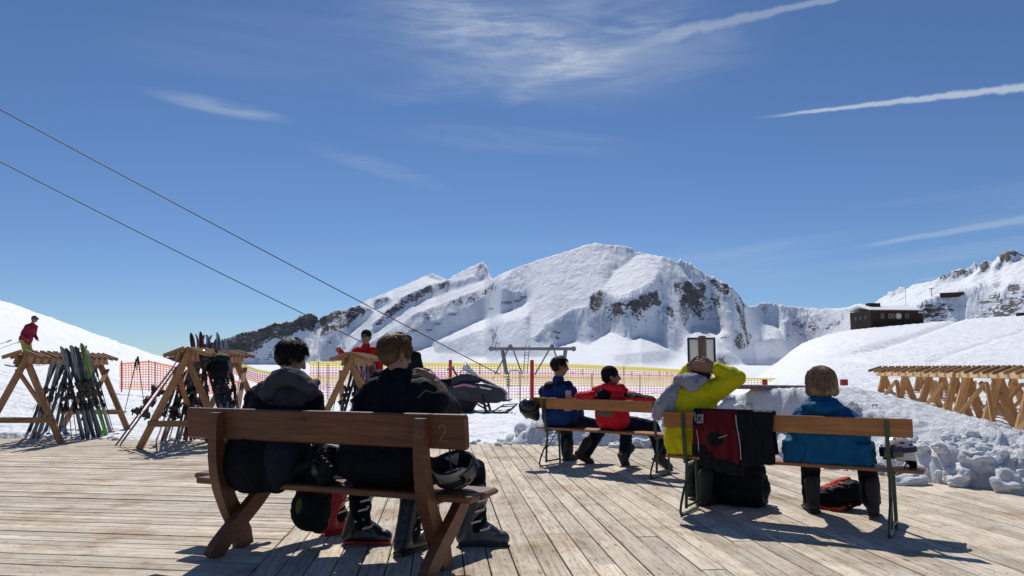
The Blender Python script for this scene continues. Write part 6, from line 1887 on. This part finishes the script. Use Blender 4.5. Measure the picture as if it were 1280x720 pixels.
b.build('cowling', M['sm_body'], sm, .018, 3, .003, 5, 3)
for s_ in (-1, 1):
    MB().prism([(-.30, .36), (-.30, .50), (.02, .55), (.42, .50), (.50, .38), (.1, .30)], s_ * .335, s_ * .355, FR_).build('side_panel', M['sm_side'], sm)
    MB().prism([(.45, .45), (.55, .58), (.95, .50), (1.05, .42), (.7, .38)], s_ * .332, s_ * .350, FR_).build('side_vent', M['sm_black'], sm)
ws = MB(); vv = []; 
for k in range(7):
    an = R(-60 + k * 20); vv.append(V((.42 + .20 * math.cos(an), .24 * math.sin(an), .80))); vv.append(V((.20 + .12 * math.cos(an), .20 * math.sin(an), 1.14 - .05 * abs(k - 3))))
ws.add(vv, [(2 * k, 2 * k + 2, 2 * k + 3, 2 * k + 1) for k in range(6)]); wo = ws.build('windscreen', M['wind'], sm, True, fix=False)
md = wo.modifiers.new('s', 'SOLIDIFY'); md.thickness = .006
m = MB(); m.tube([(.18, 0, .75), (.05, 0, .98)], .02, 7); m.tube([(-.02, -.36, .96), (.04, -.18, 1.02), (.06, 0, 1.02), (.04, .18, 1.02), (-.02, .36, .96)], .015, 7); m.build('handlebar', M['sm_black'], sm)
for s_ in (-1, 1):
    k_ = MB().ribbon([(.25, .07), (.45, .035), (.9, .03), (1.15, .035), (1.32, .09), (1.42, .20)], .03, s_ * .46 - .07, s_ * .46 + .07, ((0, 0, 0), (1, 0, 0), (0, 0, 1), (0, 1, 0))).build('ski', M['sm_black'], sm)
    m = MB(); m.tube([(.82, s_ * .44, .05), (.72, s_ * .36, .42)], .028, 7); m.tube([(.80, s_ * .43, .12), (.45, s_ * .2, .30)], .02, 6); m.tube([(.95, s_ * .45, .06), (1.12, s_ * .46, .17), (1.38, s_ * .46, .19)], .014, 6); m.build('suspension', M['sm_black'], sm)
    MB().ball((.98, s_ * .16, .52), (.06, .09, .05), None, 12, 8).build('headlight', M['glass'], sm, True)
m = MB(); m.tube([(-1.1, -.2, .6), (-1.15, -.2, .86), (-1.15, .2, .86), (-1.1, .2, .6)], .016, 6); m.build('rear_rack', M['sm_black'], sm)
b = Blob(); b.ell((-.78, 0, .98), (.07, .17, .14)); b.cap((-.80, 0, .90), (-.72, 0, .66), .04, .04); b.build('backrest', M['sm_seat'], sm, .018, 3)
for s_ in (-1, 1):
    MB().prism([(.10, .60), (.34, .66), (.62, .60), (.58, .56), (.34, .61), (.12, .565)], s_ * .338, s_ * .346, FR_).build('decal', M['net_p'], sm)
    MB().prism([(.66, .60), (.92, .55), (.90, .52), (.68, .565)], s_ * .338, s_ * .346, FR_).build('decal', M['panel'], sm)
    MB().tube([(1.15, s_ * .25, .28), (1.30, s_ * .2, .30), (1.30, 0, .30)], .018, 7).build('bumper', M['sm_black'], sm)
    MB().box((-.7, s_ * .30, .33), (1.2, .12, .03)).build('running_board', M['sm_black'], sm)
sm.scale = (1.22, 1.15, 1.18)
# barrier rails behind the snowmobile
for i, (px, w_) in enumerate([(582, 14), (643, 14)]):
    c = P(px, 495, 27); zz0 = float(field_z(c.x, 27)); t = empty('barrier', (c.x, 27, zz0)); tag(t, ['low steel barrier hoop behind the snowmobile seat', 'low steel barrier hoop behind the snowmobile nose'][i], 'barrier', None)
    wv = w_ / FOC * 27 / 2; hz = P(px, 463, 27).z - zz0
    MB().tube([(-wv, 0, 0), (-wv, 0, hz - .08), (-wv + .08, 0, hz), (wv - .08, 0, hz), (wv, 0, hz - .08), (wv, 0, 0)], .022, 7).build('hoop', M['galv'], t)
    MB().tube([(-wv, 0, hz * .55), (wv, 0, hz * .55)], .016, 6).build('rail', M['galv'], t)

# glass held by the person in red
gl2 = MB(); gl2.tube([(0, 0, -.10), (0, 0, -.095), (0, 0, .0), (0, 0, .12)], [.028, .030, .033, .038], 14, caps=False); gl2.add([(.028 * math.cos(k * PI / 7), .028 * math.sin(k * PI / 7), -.10) for k in range(14)], [tuple(range(14))])
go = gl2.build('drinking_glass', M['glass'], None, True, fix=False); go.location = P(430, 430, 13.1); tag(go, 'drinking glass held up by the person in red', 'glass')

# ------------------------------------------------------------------ skier's equipment (left slope)
fz = sz
for k, dy in enumerate((-.14, .14)):
    me = ski_mesh('ski', 1.7); me.materials.append(SK['dark']); o = bpy.data.objects.new('alpine_ski', me); link(o, None)
    o.location = (sx - .85, sy + dy, fz + .03); o.rotation_euler = (0, R(0), R(-2)); tag(o, ['front ski under the skier in maroon', 'rear ski under the skier in maroon'][k], 'ski')
for k, dy in enumerate((-.30, .30)):
    pole((sx - 1.35, sy + dy, fz + .55), (sx + .05, sy + dy, fz + 1.06), ['ski pole trailing from the hand of the skier in maroon, nearer one', 'ski pole trailing from the hand of the skier in maroon, farther one'][k], None, 1.2)

# ------------------------------------------------------------------ tiny skiers far out on the flat
rn = random.Random(77)
cols_ = [('maroon_cloth', 'maroon'), ('navy_cloth', 'navy'), ('red_cloth', 'red'), ('black_cloth', 'black'), ('teal_cloth', 'blue'), ('taupe_cloth', 'grey')]
def tiny(px, py, y, ck, label, grp):
    c = P(px, py, y); s_ = rn.choice((-1, 1))
    t = empty('person', (c.x, y, c.z)); tag(t, label, 'person', grp)
    b = Blob(); b.chain([(0, 0, .95), (.05 * s_, 0, 1.35)], [.20, .22]); b.cap((.06 * s_, 0, 1.35), (.08 * s_, 0, 1.66), .09, .13)
    for q in (-1, 1):
        b.chain([(.0, q * .1, .9), (.08 * s_, q * .14, .5), (.0, q * .16, .02)], [.15, .11, .10]); b.chain([(.04 * s_, q * .22, 1.4), (.1 * s_, q * .34, 1.15), (.3 * s_, q * .32, 1.0)], [.1, .08, .07])
    b.build('body', M[ck], t, .05, 2)

tl = ['tiny distant skier in %s beyond the nets, %s' % (cols_[i % 6][1], q) for i, q in enumerate(['left of the far bench pair', 'above the head of the man in blue', 'between the heads on the far bench', 'right of the red beanie wearer', 'second right of the red beanie wearer', 'lower one mid-flat', 'halfway to the notice board', 'towards the notice board', 'lower one near the notice board', 'directly left of the notice board', 'above the beanie of the person in red', 'right of the notice board'])]
for i, (px, py, y) in enumerate([(716, 472, 175), (728, 470, 180), (742, 473, 170), (790, 474, 165), (806, 473, 170), (812, 476, 150), (824, 474, 160), (833, 473, 168), (840, 476, 150), (852, 474, 160), (771, 471, 190), (901, 470, 180)]):
    ck, cn = cols_[i % 6]
    tiny(px, py, y, ck, tl[i], 'distant skiers beyond the nets')

# ------------------------------------------------------------------ mountain hut
M['hut'] = wood_mat('dark_hut_boards', (.034, .020, .014), (.060, .036, .026), (.085, .052, .038), grain=(8, 8, .4), rough=.8, spec=.2, knots=False, rand=.1)
M['hut_win'] = plain_mat('hut_window', (.05, .055, .065), .2); M['gold'] = plain_mat('gold_paint', (.50, .36, .16), .5); M['roofsnow'] = M['bank']
hc = P(1089, 410, 164); HY = 164; hz0 = hc.z - 1.6
hut = empty('mountain_hut', (hc.x, HY, hz0), R(3)); tag(hut, 'dark wooden mountain hut with a snowy roof on the crest of the right slope', 'building')
bz_ = 1.6; eav = P(1089, 387.5, 164).z - hz0; Wf = 11.0; Ds = 9.0
MB().box((Wf / 2, Ds / 2, (eav) / 2), (Wf, Ds, eav)).build('wall', M['hut'], hut)
for k in range(22):
    o = MB().box((.25 + k * .5, -.02, eav / 2), (.07, .05, eav - .1)).build('batten', M['hut'], hut)
rf = MB().prism([(-.7, eav - .05), (-.7, eav + .12), (Ds * .5, eav + 1.35), (Ds + .7, eav + .3), (Ds + .7, eav + .1), (Ds * .5, eav + 1.1)], -.6, Wf + .6, ((0, 0, 0), (0, 1, 0), (0, 0, 1), (1, 0, 0))).build('roof', M['roofsnow'], hut)
MB().box((2.9, 4.0, eav + 1.35), (2.6, 1.6, 1.0)).build('chimney_block', M['hut'], hut)
MB().box((Wf + 1.0, 2.5, eav - .75), (2.0, 4.0, .16)).build('porch_roof', M['hut'], hut)
MB().box((Wf + .9, 2.8, (eav - .9) / 2), (1.8, 3.4, eav - .9)).build('annex', M['hut'], hut)
for x in (2.7, 4.4, 5.1, 8.3):
    w_ = MB().box((x, -.05, eav - 1.35), (.55, .08, .85)).build('window', M['hut_win'], hut)
    fr = MB()
    for q in (-1, 1): fr.box((x + q * .31, -.08, eav - 1.35), (.06, .08, .95))
    fr.box((x, -.08, eav - .87), (.56, .08, .06)); fr.box((x, -.08, eav - 1.83), (.56, .08, .06)); fr.build('frame', M['gold'], w_)['kind'] = 'stuff'
for x in (3.3, 5.0): MB().box((x, -.05, bz_ + .55), (.8, .06, .35)).build('window', M['hut_win'], hut)
em = MB().tube([(6.35, -.02, eav - 1.35), (6.35, -.16, eav - 1.35)], .72, 28).build('round_emblem', M['gold'], hut)
MB().tube([(6.35, -.17, eav - 1.35), (6.35, -.19, eav - 1.35)], .50, 24).build('emblem_disc', M['panel'], em)
for y in (2.0, 4.2, 6.4): MB().box((-.04, y, eav - 1.5), (.08, .9, .9)).build('window', M['hut_win'], hut)

fp = MB().tube([(0, 0, 0), (0, 0, 5.0)], .045, 6).build('flag_pole', M['galv'], None); fp.location = P(1133, 389, 172); tag(fp, 'thin flag pole rising behind the hut roof', 'pole')
sg_ = MB(); sg_.box((0, 0, .7), (1.3, 1.2, 1.4)); o = sg_.build('service_box', M['hut'], None); o.location = (P(1276, 395, 165).x, 165, P(1276, 395.5, 165).z - .6); tag(o, 'small dark cabin on the slope crest at the right edge', 'cabin')

def hit(px, py):
    """point of the mountain face seen at a place of the photograph"""
    d = pix_dir(px, py); a_ = math.atan2(d.x, d.y); e_ = d.z / math.hypot(d.x, d.y)
    j = int(np.argmin(abs(az - a_))); c_ = (Hh[:, j] - CAM_H) / rr; k = np.argmax((c_ >= e_) & (rr > 600)); r_ = rr[k]
    return V((r_ * math.sin(a_), r_ * math.cos(a_), float(Hh[k, j]))), a_
M['farsteel'] = plain_mat('far_dark_steel', (.05, .045, .04), .7)
for i, (px, py, wpx) in enumerate([(617, 388, 11), (633, 384, 13), (649, 378, 12), (516, 420, 11), (567, 399, 13), (549, 406, 12), (535, 414, 10), (655, 373, 9)]):
    p_, a_ = hit(px, py); Wm = wpx / FOC * p_.length
    t = empty('avalanche_fence', p_, -a_); tag(t, 'dark avalanche barrier on the snow face, ' + ['lowest left of the upper trio', 'middle one of the upper trio', 'highest right of the upper trio', 'lowest one near the fair-haired man', 'highest of the lower chain', 'second of the lower chain', 'third of the lower chain', 'small one right above the upper trio'][i], 'avalanche fence', 'avalanche fences on the mountain')
    n = 7
    for k in range(n):
        m = MB(); x = -Wm / 2 + Wm * k / (n - 1); m.bar((x, 0, -3), (x, -1.5, 5.0), .7, .7); m.build('upright', M['farsteel'], t)
    for q in range(3): MB().bar((-Wm / 2, -.6 - q * .4, .6 + q * 1.8), (Wm / 2, -.6 - q * .4, .6 + q * 1.8), .5, .6).build('rail', M['farsteel'], t)
for i, (px, py, h_, lb) in enumerate([(1010, 398, 16, 'distant lift pylon on the knoll left of the hut'), (1053, 401, 15, 'distant lift pylon nearest the hut on its left'), (1165, 372, 13, 'distant lift pylon on the ridge right of the hut'), (938, 428, 12, 'distant lift pylon above the notice board')]):
    p_, a_ = hit(px, py); t = empty('lift_pylon', p_, -a_); tag(t, lb, 'pylon')
    MB().tube([(0, 0, -2), (0, 0, h_)], .5, 6).build('mast', M['farsteel'], t); MB().box((0, 0, h_), (7, .8, .8)).build('cross_arm', M['farsteel'], t)
p_, a_ = hit(1190, 371); t = empty('lift_station', p_, -a_); tag(t, 'small dark lift station on the snowy ridge right of the hut', 'building')
Wm = 22 / FOC * p_.length
MB().box((0, 0, 2), (Wm, 10, 6)).build('wall', M['hut'], t); MB().box((0, 0, 5.4), (Wm * 1.04, 11, .9)).build('roof', M['farsteel'], t)
